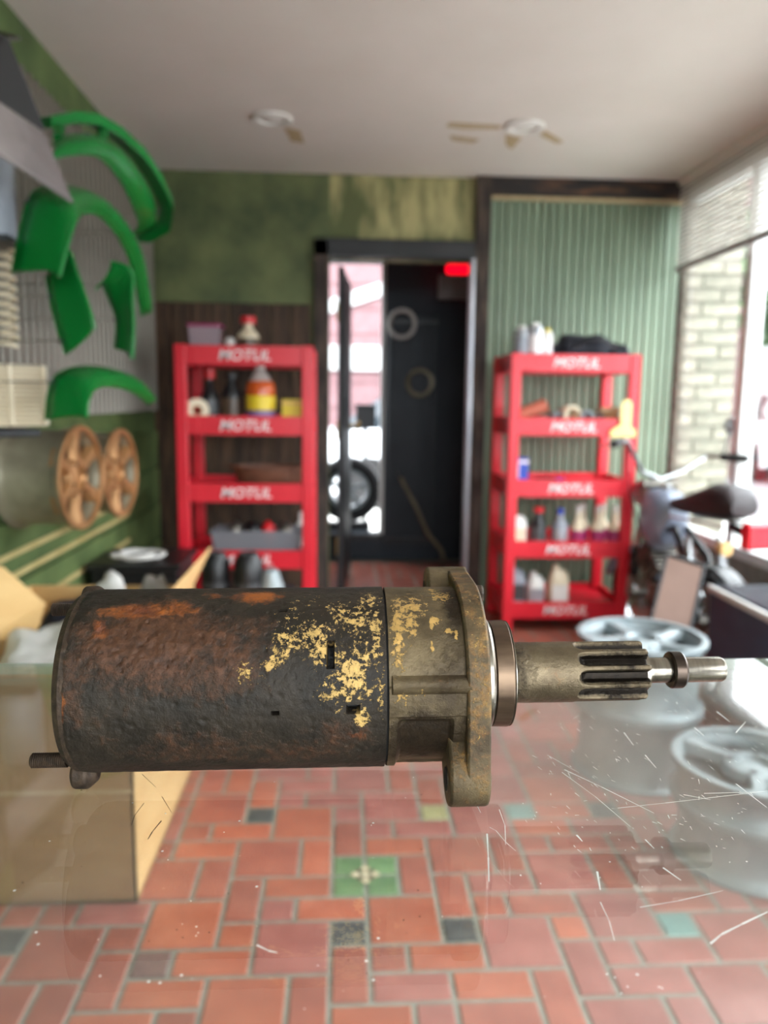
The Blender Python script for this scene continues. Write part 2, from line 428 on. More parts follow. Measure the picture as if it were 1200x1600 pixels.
# left wall: ribbed metal sheet, boards, tan strips
rb = MB().prism([(0, -.021, 0), (.016, -.019, 0), (.026, -.010, 0), (.026, .010, 0), (.016, .019, 0), (0, .021, 0)], (0, 0, 1.06))
r0 = rb.build('rib', 'rib_metal', wall_left, smooth=40); r0.location = (XL, 1.75, 1.08)
for k in range(1, 42):
    o = r0.copy(); COL.objects.link(o); o.location = (XL, 1.75 + k * .0585, 1.08)
bd = MB().box((0, 0, 0), (.018, 2.55, .186)).build('wall_board', 'wall_left_green', wall_left, smooth=0, bevel=.003, seg=1)
bd.location = (XL + .009, 2.9, .10)
for k in range(1, 5):
    o = bd.copy(); COL.objects.link(o); o.location = (XL + .009, 2.9, .10 + k * .195)
for z in (.682, .618, .50):
    MB().box((XL + .022, 2.6, z), (.01, 1.9, .016)).build('tan_strip', 'tan_strip', wall_left, smooth=0, bevel=.002, seg=1)

# ------------------------------------------------------------------ floor tiles
TM, TX, TY = .0813, -.022, 1.657
LAY = {}   # (i, j): (w, h, material)
def put(i, j, w, h, m=None): LAY[(i, j)] = (w, h, m)
for a in [(0,-2,1,1,'tile_dark'),(-1,-1,2,1,'tile_orange'),(-2,-1,1,1,'tile_rose'),(1,-2,2,2,'tile_orange'),(-2,-3,2,2),(0,-4,1,2,'tile_red'),
          (2,0,1,2,'tile_red'),(3,-1,1,2,'tile_red'),(3,-2,1,1,'tile_dark'),(1,-3,1,1),(2,-3,2,1),(1,-4,2,1),(3,-6,2,2),(3,-4,2,1),(0,-5,2,1,'tile_orange'),(2,-5,1,1),
          (4,-3,2,2,'tile_rose'),(4,-1,1,1),(5,-1,2,1),(6,-2,1,1),(6,-4,1,2,'tile_rose'),(5,-5,1,2,'tile_red'),(7,-2,2,2,'tile_rose'),(9,-2,1,1,'tile_teal'),(10,-3,2,2,'tile_rose'),
          (7,-3,1,1),(8,-3,2,1,'tile_rose'),(7,-4,2,1,'tile_rose'),(9,-5,2,2,'tile_rose'),(6,-6,2,2,'tile_rose'),(8,-6,1,2,'tile_rose'),
          (-5,-2,2,2,'tile_orange'),(-6,-2,1,1,'tile_red'),(-6,-4,1,2,'tile_red'),(-5,-3,1,1,'tile_mauve'),(-4,-3,2,1,'tile_orange'),(-5,-4,2,1),(-3,-5,2,2,'tile_orange'),
          (-1,-5,1,2,'tile_red'),(-6,-6,2,2),(-8,-3,2,2,'tile_red'),(-9,-2,1,1,'tile_dark'),(-9,-3,1,1),(-7,-5,1,2,'tile_red'),(-9,-5,2,2),(-7,-1,2,1,'tile_rose'),(-8,-1,1,1),(-9,-1,1,1),
          (-3,-1,1,2,'tile_red'),(-3,-2,1,1,'tile_orange'),(-6,0,2,2),(-4,0,1,2,'tile_red'),(-2,0,2,1,'tile_orange'),(-3,1,2,2,'tile_red'),(-1,1,1,2,'tile_orange'),(-5,2,2,1),
          (-5,3,1,1),(-4,3,2,1,'tile_orange'),(-3,4,1,1,'tile_dark'),(-3,5,1,2,'tile_orange'),(-5,4,2,2,'tile_red'),(-5,6,1,2),(-4,6,1,2),(-2,3,2,2,'tile_orange'),(-2,5,1,1),(-1,5,2,1,'tile_rose'),
          (-2,6,2,1),(0,6,2,2,'tile_rose'),(2,6,1,2,'tile_red'),(1,4,2,2,'tile_rose'),(0,4,1,1,'tile_rose'),(0,2,1,2,'tile_red'),(1,3,1,1,'tile_rose'),(2,3,2,1,'tile_rose'),(1,2,2,1,'tile_orange'),
          (3,5,1,2,'tile_red'),(3,4,1,1,'tile_yellow'),(3,1,2,2,'tile_red'),(4,3,2,2,'tile_rose'),(4,0,2,1,'tile_rose'),(5,1,1,2,'tile_red'),(6,0,2,2,'tile_rose'),(8,0,1,2,'tile_red'),(7,2,2,1),(8,3,2,1,'tile_rose'),(9,4,1,1,'tile_dark'),
          (6,4,1,1,'tile_teal'),(0,0,1,1,'tile_green'),(1,0,1,1,'tile_green'),(0,1,1,1,'tile_green'),(1,1,1,1,'tile_green')]:
    put(*a)
# tidy the hand layout: drop overlaps, then fill the rest at random
occ = set(); tiles = []
for (i, j), (w_, h_, m_) in list(LAY.items()):
    cells = [(i + a, j + b) for a in range(w_) for b in range(h_)]
    if any(c in occ for c in cells):
        cells = [c for c in cells if c not in occ]
        for c in cells: occ.add(c); tiles.append((*c, 1, 1, m_))
        continue
    occ.update(cells); tiles.append((i, j, w_, h_, m_))
I0, I1 = math.floor((XL - TX) / TM), math.floor((XR - TX) / TM)
J0, J1 = math.floor((.30 - TY) / TM), math.floor((5.45 - TY) / TM)
for j in range(J0, J1):
    for i in range(I0, I1):
        if (i, j) in occ: continue
        opts = [(2, 2)] * 4 + [(2, 1)] * 4 + [(1, 2)] * 4 + [(1, 1)] * 2
        random.shuffle(opts)
        for w_, h_ in opts + [(1, 1)]:
            cells = [(i + a, j + b) for a in range(w_) for b in range(h_)]
            if all(c not in occ and c[0] < I1 and c[1] < J1 for c in cells): break
        occ.update(cells)
        m_ = None
        if w_ == h_ == 1 and random.random() < .45: m_ = random.choice(['tile_dark', 'tile_dark', 'tile_mauve', 'tile_teal', 'tile_yellow'])
        tiles.append((i, j, w_, h_, m_))
JG = .0055
def tile_mesh(w_, h_):
    x, y, b = w_ * TM / 2 - JG, h_ * TM / 2 - JG, .0022
    mb = MB(); mb.rings([[Vector((-x, -y, -.004)), Vector((x, -y, -.004)), Vector((x, y, -.004)), Vector((-x, y, -.004))],
        [Vector((-x, -y, -b)), Vector((x, -y, -b)), Vector((x, y, -b)), Vector((-x, y, -b))],
        [Vector((-x+b, -y+b, 0)), Vector((x-b, -y+b, 0)), Vector((x-b, y-b, 0)), Vector((-x+b, y-b, 0))]])
    return mb
REDS = ['tile_red', 'tile_red', 'tile_orange', 'tile_rose']
meshes = {}; rest = MB(); cnt = 0
def vis(t):
    x, y = TX + (t[0] + t[2] / 2) * TM, TY + (t[1] + t[3] / 2) * TM
    return 1.15 < y < 2.75 and -.55 * y - .05 < x < .62 * y + .05
tiles.sort(key=lambda t: t[1])
for t in tiles:
    i, j, w_, h_, m_ = t
    loc = (TX + (i + w_ / 2) * TM, TY + (j + h_ / 2) * TM, random.uniform(-.0006, .0006))
    if vis(t) and cnt < 300:
        cnt += 1
        if (w_, h_) not in meshes:
            o = tile_mesh(w_, h_).build('tile', 'tile_red', floor, smooth=0); meshes[(w_, h_)] = o.data; o.location = loc
            o.material_slots[0].link = 'OBJECT'; o.material_slots[0].material = M[m_ or random.choice(REDS)]
        else: piece(meshes[(w_, h_)], 'tile', floor, loc, m_ or random.choice(REDS))
    else:
        tm = tile_mesh(w_, h_); rest.add([p + Vector(loc) for p in tm.v], tm.f)
ro = rest.build('tile_field', 'tile_red', floor, smooth=0); ro['kind'] = 'stuff'
# inlaid flower where the four green tiles meet
fx, fy = TX + TM, TY + TM
for k, (dx, dy, mt) in enumerate([(0, .024, 'tile_cream'), (0, -.024, 'tile_cream'), (.024, 0, 'tile_cream'), (-.024, 0, 'tile_cream'), (0, 0, 'tile_cream'),
                                  (.015, .015, 'tile_brown'), (-.015, .015, 'tile_brown'), (.015, -.015, 'tile_brown'), (-.015, -.015, 'tile_brown')]):
    r = .013 if mt == 'tile_cream' else .008
    MB().prism([(fx + dx + r, fy + dy, .0004), (fx + dx, fy + dy + r, .0004), (fx + dx - r, fy + dy, .0004), (fx + dx, fy + dy - r, .0004)], (0, 0, .0016)).build('flower_inlay', mt, floor, smooth=0)

# ------------------------------------------------------------------ ceiling downlights and plaster scars
def downlight(x, y, label):
    t = thing('ceiling_downlight', label, 'light', (x, y, ZC), group='recessed ceiling lights')
    MB().lathe([(.052, 0), (.085, 0), (.088, -.006), (.080, -.012), (.056, -.010), (.052, 0)], n=32, caps=False).build('trim_ring', 'white_plastic', t)
    MB().lathe([(.052, 0), (.050, -.002), (.036, -.008), (.0, -.010)], n=24, caps=False).build('lamp_face', 'white_plastic', t)
downlight(-.30, 3.42, 'unlit round ceiling downlight nearer the green fender flares')
downlight(.76, 3.42, 'unlit round ceiling downlight above the doorway post')
def scar(pts):
    MB().prism([(x, y, ZC - .0005) for x, y in pts], (0, 0, -.0015)).build('plaster_scar', 'scar_tan', ceiling, smooth=0)
scar([(-.26, 3.52), (-.19, 3.56), (-.18, 3.72), (-.24, 3.70), (-.25, 3.58)])
scar([(.44, 3.40), (.66, 3.42), (.66, 3.46), (.50, 3.47), (.43, 3.45)])
scar([(.70, 3.52), (.78, 3.56), (.77, 3.72), (.73, 3.66)])
scar([(.46, 3.56), (.60, 3.60), (.58, 3.65), (.48, 3.62)])
scar([(.86, 3.46), (.98, 3.60), (.95, 3.62), (.85, 3.52)])

# ------------------------------------------------------------------ glass counter
GZ = .97
counter = thing('glass_counter', 'scratched glass counter in the foreground with the starter motor on it', 'counter', (0, 0, 0))
GX0, GX1, GY0, GY1 = -.62, .75, -.02, .516
top = MB(); x0, x1, y0, y1 = GX0, GX1, GY0, GY1
top.add([(x0,y0,GZ),(x1,y0,GZ),(x1,y1,GZ),(x0,y1,GZ),(x0,y0,GZ-.008),(x1,y0,GZ-.008),(x1,y1,GZ-.008),(x0,y1,GZ-.008)], [(0,1,2,3),(4,7,6,5)])
gt = top.build('glass_top', 'counter_glass', counter, smooth=0)
ed = MB().add([(x0,y0,GZ),(x1,y0,GZ),(x1,y1,GZ),(x0,y1,GZ),(x0,y0,GZ-.008),(x1,y0,GZ-.008),(x1,y1,GZ-.008),(x0,y1,GZ-.008)], [(0,4,5,1),(1,5,6,2),(2,6,7,3),(3,7,4,0)])
ed.build('polished_edge', 'glass_edge', gt, smooth=0)
MB().bb(x0 + .02, x1 - .02, y1 - .012, y1 - .006, .42, GZ - .0085).build('front_pane', 'pane_glass', counter, smooth=0)
for x in (x0 + .012, x1 - .020):
    MB().bb(x, x + .008, y0 + .02, y1 - .02, .42, GZ - .0085).build('side_pane', 'pane_glass', counter, smooth=0)
MB().bb(x0, x1, y0, y1, .08, .42).build('cabinet_base', 'wood_frame', counter, smooth=0, bevel=.004)
MB().bb(x0 + .04, x1 - .04, y0 + .04, y1 - .05, 0, .08).build('plinth', 'black_plastic', counter, smooth=0)
# scratches and dust lying on the glass
scr = MB(); dst = MB()
def gp(x, y):
    p = at(x, y, 1.0); d = p - CAM; return CAM + d * ((GZ - CAM.z) / d.z)
def scratch(pts, w_):
    P = [gp(*p) for p in pts]
    for a, b in zip(P, P[1:]):
        d = (b - a); n = Vector((-d.y, d.x, 0)).normalized() * w_ / 2; z = Vector((0, 0, .00012))
        scr.add([a - n + z, b - n * .5 + z, b + n * .5 + z, a + n + z], [(0, 1, 2, 3)])
for pts, w_ in [([(882, 1203), (940, 1230), (1022, 1271)], .0006), ([(878, 1207), (930, 1245), (985, 1292)], .0004), ([(855, 1180), (905, 1208)], .0003),
        ([(965, 1263), (1040, 1255), (1100, 1248), (1200, 1236)], .0004), ([(1068, 1242), (1110, 1250)], .0006), ([(1008, 1312), (1022, 1326)], .0006), ([(1036, 1356), (1064, 1376)], .0007),
        ([(933, 1362), (938, 1391)], .0008), ([(938, 1410), (952, 1440), (960, 1470)], .0004), ([(1110, 1475), (1128, 1460), (1160, 1444), (1200, 1425)], .0009),
        ([(1000, 1418), (1060, 1408), (1130, 1392)], .0004), ([(901, 1305), (910, 1315)], .0009), ([(780, 1265), (789, 1290), (790, 1320)], .0004), ([(761, 1303), (763, 1340), (764, 1378)], .0007),
        ([(765, 1293), (775, 1298), (790, 1316), (806, 1330)], .0003), ([(401, 1477), (420, 1486), (433, 1489)], .0008), ([(742, 1252), (751, 1270)], .0005), ([(1008, 1180), (1025, 1200)], .0006),
        ([(1085, 1137), (1100, 1150)], .0007), ([(1120, 1112), (1140, 1128)], .0007), ([(1150, 1145), (1165, 1128)], .0006), ([(1150, 1225), (1198, 1262)], .0006), ([(975, 1145), (990, 1165)], .0005), ([(1100, 1240), (1180, 1238)], .0005)]:
    scratch(pts, w_)
for k in range(150):
    x, y = random.uniform(820, 1190), random.uniform(1090, 1330)
    a = random.gauss(.6, .35); l = random.uniform(2, 9); scratch([(x, y), (x + l * math.cos(a), y + l * math.sin(a))], random.uniform(.0002, .0005))
for k in range(90):
    p = gp(random.uniform(20, 1190), random.uniform(1070, 1580)); r = random.choice([.0002, .0003, .0004, .0006])
    scr.add([p + Vector((r * math.cos(a), r * math.sin(a), .00012)) for a in (0, 1.25, 2.5, 3.77, 5.0)], [(0, 1, 2, 3, 4)])
so = scr.build('scratches', 'scratch_white', counter, smooth=0); so['kind'] = 'stuff'; so['label'] = 'fine white scratches and specks on the glass'
def dark(pts, w_):
    global scr
    keep = scr; scr = dst; scratch(pts, w_); scr = keep
for pts, w_ in [([(252, 1283), (238, 1300), (231, 1312)], .0006), ([(225, 1255), (210, 1275), (205, 1290)], .0003), ([(222, 1210), (243, 1230)], .0003), ([(253, 1245), (268, 1270)], .0003)]: dark(pts, w_)
for k in range(26):
    p = gp(random.uniform(30, 700), random.uniform(1230, 1560)); r = random.choice([.0002, .0003, .0004])
    dst.add([p + Vector((r * math.cos(a), r * math.sin(a), .00012)) for a in (0, 1.25, 2.5, 3.77, 5.0)], [(0, 1, 2, 3, 4)])
do = dst.build('dust', 'dust_dark', counter, smooth=0); do['kind'] = 'stuff'

# ------------------------------------------------------------------ starter motor
def worn(name, base1, base2, rust_dark, paint, orange, metal, rough):
    t = NT(name); P = t.p
    v = t.coord('Object')
    n1 = t.noise(v, 45, 6, .65); n2 = t.noise(v, 260, 5, .7); n3 = t.noise(v, 900, 3, .6); n4 = t.noise(v, 90, 5, .7)
    def att(a):
        x = t.node('ShaderNodeAttribute'); x.attribute_name = a; return x.outputs['Fac']
    col = t.ramp(n1, [(.35, lin(base1)), (.68, lin(base2))])
    spk = t.math('MULTIPLY_ADD', n2, .6); t.ln(t.math('MULTIPLY', n4, .6), spk.node.inputs[2])
    rf = t.math('ADD', att('rust_dark'), t.math('SUBTRACT', spk, .62)); rf = t.math('MULTIPLY', t.math('SUBTRACT', rf, .27), 3.6, True)
    rcol = t.ramp(n2, [(.3, lin(tuple(c * .6 for c in rust_dark))), (.65, lin(rust_dark))])
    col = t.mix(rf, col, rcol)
    of = t.math('ADD', att('orange'), t.math('SUBTRACT', spk, .66)); of = t.math('MULTIPLY', t.math('SUBTRACT', of, .38), 4.0, True)
    ocol = t.ramp(n4, [(.4, lin((104, 56, 34))), (.62, lin(orange))])
    col = t.mix(of, col, ocol)
    n5 = t.noise(v, 420, 4, .75)
    pn = t.math('ADD', t.math('MULTIPLY', n5, 1.7), t.math('MULTIPLY', n4, .8))
    pf = t.math('ADD', att('paint'), t.math('SUBTRACT', pn, 1.30)); pf = t.math('MULTIPLY', t.math('SUBTRACT', pf, .50), 9.0, True)
    pcol = t.ramp(n2, [(.3, lin(tuple(c * .82 for c in paint))), (.6, lin(paint))])
    col = t.mix(pf, col, pcol)
    col = t.mix(att('hole'), col, lin((16, 14, 12)))  # slot insides blackened in the colour, adding to the shade of the recess
    t.ln(col, P.inputs['Base Color'])
    P.inputs['Metallic'].default_value = metal
    P.inputs['Roughness'].default_value = rough
    P.inputs['Specular IOR Level'].default_value = .3
    h = t.math('ADD', t.math('MULTIPLY', n2, .6), t.math('ADD', t.math('MULTIPLY', pf, .25), t.math('MULTIPLY', rf, .3)))
    t.bump(h, .75, .0014)
    return t.m
worn('body_worn', (30, 25, 19), (54, 45, 35), (86, 56, 38), (206, 168, 100), (150, 84, 36), .1, .55)
worn('cast_worn', (64, 52, 36), (112, 96, 70), (50, 38, 25), (198, 158, 92), (166, 124, 68), .35, .5)
worn('cast_pinion', (84, 72, 56), (120, 106, 84), (38, 31, 24), (160, 134, 92), (128, 100, 62), .7, .38)
simple('steel_dark', (44, 38, 34), (80, 68, 60), .3, .9, scale=60, stretch=(.4, 2, 2))
simple('steel_brown', (74, 58, 46), (112, 92, 74), .4, .75, scale=60, stretch=(.3, 2, 2))
simple('hole_black', (12, 11, 10), (20, 18, 16), .9)
simple('stud_rust', (48, 38, 29), (72, 56, 42), .6, .4, scale=300, bump=.4)

AX = Vector((.06, .358, 1.0187))
st = thing('starter_motor', 'rusty cylindrical starter motor with worn yellow paint lying on the glass counter', 'starter motor', AX)
st.rotation_euler = (0, math.radians(-.5), 0)
def blob(x, y, L):
    m = 0.0
    for bx, by, rx, ry, s_ in L:
        d = ((x - bx) / rx) ** 2 + ((y - by) / ry) ** 2
        if d < 4: m = max(m, s_ * math.exp(-d * .8))
    return m
def sx(x): return (-.120 + (x - 85) * .000271) - AX.x              # along the axis (metres from flange)
def sphi(y): return math.radians(20) + math.asin(max(-1, min(1, (1062 - y) / 138)))
def blobs(L): return [(sx(x), sphi(y), rx * .000271, abs(sphi(y - ry / 2) - sphi(y + ry / 2)), s_) for x, y, rx, ry, s_ in L]
PAINT = blobs([(500, 1030, 40, 30, .70), (545, 1060, 40, 40, .74), (585, 1000, 18, 60, .7), (440, 1010, 40, 20, .66), (415, 1045, 20, 14, .72), (590, 1090, 12, 40, .6), (375, 1060, 26, 30, .5), (520, 970, 40, 20, .6), (545, 985, 45, 34, .62), (480, 1008, 50, 34, .66), (428, 1032, 32, 22, .6), (395, 1070, 30, 26, .42), (556, 1038, 42, 50, .62), (520, 1082, 48, 34, .64),
               (565, 1085, 28, 28, .6), (578, 955, 28, 24, .58), (455, 985, 50, 30, .5), (560, 1120, 14, 22, .72), (480, 955, 60, 20, .35)])
RUST = blobs([(230, 1010, 130, 70, .75), (340, 1040, 90, 70, .55), (160, 1120, 60, 90, .3), (300, 1160, 140, 40, .4), (520, 1145, 60, 25, .5), (110, 1050, 30, 120, .45), (450, 1170, 200, 25, .4), (390, 1000, 40, 40, .5)])
ORNG = blobs([(195, 966, 75, 16, .75), (262, 962, 50, 20, .62), (142, 990, 20, 22, .7), (380, 944, 60, 16, .7), (320, 942, 60, 12, .55), (92, 1100, 10, 40, .6), (545, 1145, 30, 10, .6), (365, 1010, 12, 14, .4)])
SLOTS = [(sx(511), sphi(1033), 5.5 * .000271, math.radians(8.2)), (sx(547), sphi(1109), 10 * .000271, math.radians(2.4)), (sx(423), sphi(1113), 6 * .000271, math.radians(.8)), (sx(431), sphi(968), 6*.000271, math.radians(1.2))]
def skin(name, xs, nphi, rfun, mat, parent, P=PAINT, Rr=RUST, O=ORNG, cap=True, hole_r=0.0, groove_dark=None):
    vs = []; fs = []; pa = []; ru = []; og = []; ho = []
    for x in xs:
        for k in range(nphi):
            phi = 2 * PI * k / nphi - PI
            r = rfun(x, phi)
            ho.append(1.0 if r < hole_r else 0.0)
            vs.append((x, -r * math.cos(phi), r * math.sin(phi)))
            pa.append(blob(x, phi, P)); ru.append(max(blob(x, phi, Rr), groove_dark(x, phi) if groove_dark else 0)); og.append(blob(x, phi, O))
    for a in range(len(xs) - 1):
        for k in range(nphi):
            k2 = (k + 1) % nphi
            fs.append((a*nphi+k, a*nphi+k2, (a+1)*nphi+k2, (a+1)*nphi+k))
    if cap:
        fs.append(tuple(range(nphi))); fs.append(tuple((len(xs)-1)*nphi + k for k in reversed(range(nphi))))
    mb = MB(); mb.v = [Vector(p) for p in vs]; mb.f = fs
    o = mb.build(name, mat, parent, smooth=38)
    for nm, d in (('paint', pa), ('rust_dark', ru), ('orange', og), ('hole', ho)):
        o.data.attributes.new(nm, 'FLOAT', 'POINT').data.foreach_set('value', d)
    return o
RB = .0423
XB0, XB1 = -.120 - AX.x, .0195 - AX.x
def body_r(x, phi):
    r = RB
    e = x - XB0
    if e < .004: r -= .0016 * (1 - e / .004) ** 2
    p = Vector((x * 1.0, -RB * math.cos(phi), RB * math.sin(phi)))
    m = blob(x, phi, RUST)
    r += (noise.noise(p * 260) * .00035 + noise.noise(p * 90) * .00030 + noise.noise(p * 600) * .00016) * (.3 + 1.4 * m)
    r -= max(0, noise.noise(p * 420 + Vector((5, 1, 2))) - .30) * .0022 * (m + .2)
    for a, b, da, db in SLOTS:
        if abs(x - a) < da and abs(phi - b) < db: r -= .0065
    return r
n_ax = 230
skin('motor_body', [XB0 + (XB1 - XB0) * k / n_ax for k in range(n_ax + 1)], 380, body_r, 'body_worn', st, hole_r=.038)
MB().lathe([(.0405, XB1 - .0005), (.0405, XB1 + .0015)], axis=(1, 0, 0), n=64).build('seam', 'hole_black', st)
# cast drive housing
XH0, XH1 = .0205 - AX.x, .056 - AX.x
HP = blobs([(620, 1000, 18, 60, .72), (648, 960, 30, 26, .66), (700, 945, 30, 16, .6), (625, 958, 26, 30, .6), (640, 990, 24, 40, .6), (618, 1035, 14, 24, .6), (690, 935, 28, 14, .5), (622, 1095, 16, 16, .58), (655, 1090, 20, 12, .5)])
HP += [(sx(x), sphi(y), rx * .00027, math.radians(ry), s_) for x, y, rx, ry, s_ in [(682, 985, 9, 3, .95), (676, 990, 4, 5, .9), (704, 1001, 9, 2, .9), (715, 1006, 4, 4.5, .9), (674, 1022, 4, 4.5, .9)]]
HR = blobs([(700, 1040, 60, 120, .35), (660, 1160, 60, 40, .9), (715, 960, 20, 50, .7), (690, 960, 40, 40, .3)])
HO = blobs([(680, 1072, 50, 8, .5), (640, 940, 50, 10, .35)])
def house_r(x, phi):
    r = .0420; d = math.degrees(phi); u = (x - XH0) / (XH1 - XH0)
    def bump_(c, w_): return max(0.0, 1 - ((d - c) / w_) ** 2)
    r += .0026 * bump_(13.5, 5.0) ** .7 * (1 if u > .03 else 0)      # long rib
    if -6 < d < 12: r += .0008
    s = min(1, max(0, (u - .10) / .05)) * min(1, max(0, (.80 - u) / .05))
    if -78 < d < -7: r -= .0026 * s * min(1, (-7 - d) / 3) * min(1, (d + 78) / 5)
    p = Vector((x, r * math.cos(phi), r * math.sin(phi)))
    return r + noise.noise(p * 160) * .00022 + noise.noise(p * 500) * .00010
skin('drive_housing', [XH0 + (XH1 - XH0) * k / 70 for k in range(71)], 300, house_r, 'cast_worn', st, HP, HR, HO)
# two-eared mounting flange
def hull(pts):
    pts = sorted(set((round(a, 6), round(b, 6)) for a, b in pts))
    def half(ps):
        h = []
        for p in ps:
            while len(h) > 1 and (h[-1][0]-h[-2][0])*(p[1]-h[-2][1]) - (h[-1][1]-h[-2][1])*(p[0]-h[-2][0]) <= 0: h.pop()
            h.append(p)
        return h[:-1]
    return half(pts) + half(pts[::-1])
def circ(cy, cz, r, n=40): return [(cy + r * math.cos(2*PI*k/n), cz + r * math.sin(2*PI*k/n)) for k in range(n)]
E1 = (-.0336, -.0340); E2 = (.0312, .0312)
out = hull(circ(0, 0, .0450, 64) + circ(*E1, .0145) + circ(*E2, .0140))
fl = MB().prism([(.0540 - AX.x, y, z) for y, z in out], (.0105, 0, 0))
flo = fl.build('mounting_flange', 'cast_worn', st, smooth=35, bevel=.0012)
def fattr(o, pv=.15, rv=.25, ov=.3):
    n = len(o.data.vertices)
    for nm, d in (('paint', pv), ('rust_dark', rv), ('orange', ov)):
        o.data.attributes.new(nm, 'FLOAT', 'POINT').data.foreach_set('value', [d] * n)
fattr(flo, .34, .25, .47)
for (cy, cz), x0_, nm in ((E1, .0468, 'flange_ear'), (E2, .0435, 'flange_ear')):
    x1_ = .0647 if cz < 0 else .0647
    web = hull(circ(cy, cz, .0147, 40) + circ(cy * .35, cz * .35, .0140, 40))
    e = MB().prism([(x0_ - AX.x, y, z) for y, z in web], (x1_ - x0_, 0, 0)).build(nm, 'cast_worn', st, smooth=35, bevel=.0014)
    fattr(e, .26, .3, .42)
    MB().ring(.0052, .0058, -.0002, .0004, (x0_ - AX.x, cy * 1.06, cz * 1.06), (-1, 0, 0), 24).build('bolt_hole_rim', 'cast_worn', e)
    MB().lathe([(.0052, 0), (.0052, .0004)], (x0_ - AX.x - .0003, cy * 1.06, cz * 1.06), (-1, 0, 0), 20).build('bolt_hole', 'hole_black', e)
bh_ = MB().lathe([(.0050, 0), (.0050, .0045), (.0042, .0055)], (.0640 - AX.x, .010, .0370), (1, 0, 0), 6).build('bolt_head', 'stud_rust', st, smooth=20)
# machined pilot ring, collar, pinion, shaft
MB().lathe([(.0275, 0), (.0275, .0045), (.0262, .0058), (.0200, .0058)], (.0645 - AX.x, 0, 0), (1, 0, 0), 60, caps=False, ang=(0, 2*PI)).build('pilot_ring', 'machined', st)
MB().lathe([(.0235, .000), (.0235, .0015), (.0253, .0020), (.0255, .0095), (.0247, .0105), (.0236, .0105), (.0232, .0098), (.0150, .0090)], (.0694 - AX.x, 0, 0), (1, 0, 0), 72, caps=False).build('collar', 'steel_brown', st)
MB().ring(.0240, .0252, .0104, .0108, (.0694 - AX.x, 0, 0), (1, 0, 0), 72).build('collar_rim', 'machined', st)
XS0, XS1 = .074 - AX.x, .1475 - AX.x
NT_ = 10
def pin_r(x, phi):
    r = .0146; X = x + AX.x
    if X < .1125: return r + noise.noise(Vector((x, math.cos(phi) * .015, math.sin(phi) * .015)) * 300) * .00008
    a = ((phi + .18) / (2 * PI) * NT_) % 1.0          # 0..1 over one tooth pitch, groove centred at .5
    wgt = abs(a - .5) * 2                               # 0 in the groove, 1 at the crest
    dep = min(1, max(0, (X - .1125 - .0055 * wgt ** 3) / .0035)); dep = dep ** .6
    g = min(1, max(0, (.84 - wgt) / .42)); g = g * g * (3 - 2 * g)
    end = max(0, (X - .1462) / .0013)
    return r - .0044 * g * dep - .0010 * end * end
def pin_groove_dark(x, phi): return min(1.0, (.0146 - pin_r(x, phi)) / .0034) * .95 if x + AX.x > .1125 else 0.0  # colour gets darker with groove depth
skin('pinion', [XS0 + (XS1 - XS0) * k / 110 for k in range(111)], 330, pin_r, 'cast_pinion', st, [(0.045, .3, .02, 1.2, .25)], [(.02, .5, .012, 2.0, .5), (.075, 0, .02, 9, .45)], [(.04, .2, .012, .8, .45)], groove_dark=pin_groove_dark)
MB().lathe([(.0098, .1470), (.0098, .1488), (.0062, .1490), (.0062, .1868), (.0056, .1882), (.0, .1884)], (-AX.x, 0, 0), (1, 0, 0), 40, caps=False).build('armature_shaft', 'machined', st)
MB().lathe([(.0062, .1610), (.0084, .1612), (.0090, .1620), (.0090, .1668), (.0084, .1678), (.0062, .1680)], (-AX.x, 0, 0), (1, 0, 0), 40, caps=False).build('stop_ring', 'steel_dark', st)
# end cap, hub and threaded studs
MB().lathe([(.0, -.006), (.030, -.0055), (.0400, -.0028), (.0420, .0002), (.0420, .0035)], (XB0, 0, 0), (1, 0, 0), 72, caps=False).build('end_cap', 'stud_rust', st)
MB().lathe([(.0, -.014), (.0065, -.0135), (.0085, -.011), (.0088, -.004)], (XB0, 0, 0), (1, 0, 0), 28, caps=False).build('bearing_hub', 'black_plastic', st)
def stud(y, z, l):
    pr_ = [(.0034, 0)]; k = 0
    while k * .0009 < l:
        pr_ += [(.0034, .0009 * k), (.0028, .0009 * k + .00045)]; k += 1
    pr_ += [(.0026, l), (0, l + .0003)]
    s_ = MB().lathe(pr_, (XB0 - .002, y, z), (-1, 0, 0), 14, caps=False).build('threaded_stud', 'stud_rust', st)
    return s_
stud(.026, .0270, .023); stud(-.027, -.0275, .016)
for cy, cz, q_ in ((.0085, .0375, .8), (-.018, -.0385, 1.0)):
    e = MB().lathe([(.0045 * q_, -.004), (.0068 * q_, -.0028), (.0070 * q_, .0035), (.003 * q_, .008)], (XB0 + .0005, cy, cz), (1, 0, 0), 20).build('end_cap_lug', 'stud_rust', st, bevel=.0008)

# ------------------------------------------------------------------ open cardboard box behind the counter
BX0, BX1, BY_0, BY_1, BH = -1.0 + .03, -.467, 1.652, 2.40, .565
cb = thing('cardboard_box', 'open tan cardboard box full of packing beyond the counter', 'box', (0, 0, 0))
tk = .006
MB().bb(BX0, BX1, BY_0, BY_0 + tk, 0, BH).build('front_panel', 'card_brown', cb, smooth=0)  # same card as the sides; its shade is put into the browner colour
MB().bb(BX1 - tk, BX1, BY_0, BY_1, 0, BH).build('side_panel', 'card_tan', cb, smooth=0)
MB().bb(BX0, BX0 + tk, BY_0, BY_1, 0, BH).build('side_panel', 'card_tan', cb, smooth=0)
MB().bb(BX0, BX1, BY_1 - tk, BY_1, 0, BH).build('back_panel', 'card_tan', cb, smooth=0)
MB().bb(BX0, BX1, BY_0, BY_1, .002, .008).build('bottom_panel', 'card_brown', cb, smooth=0)
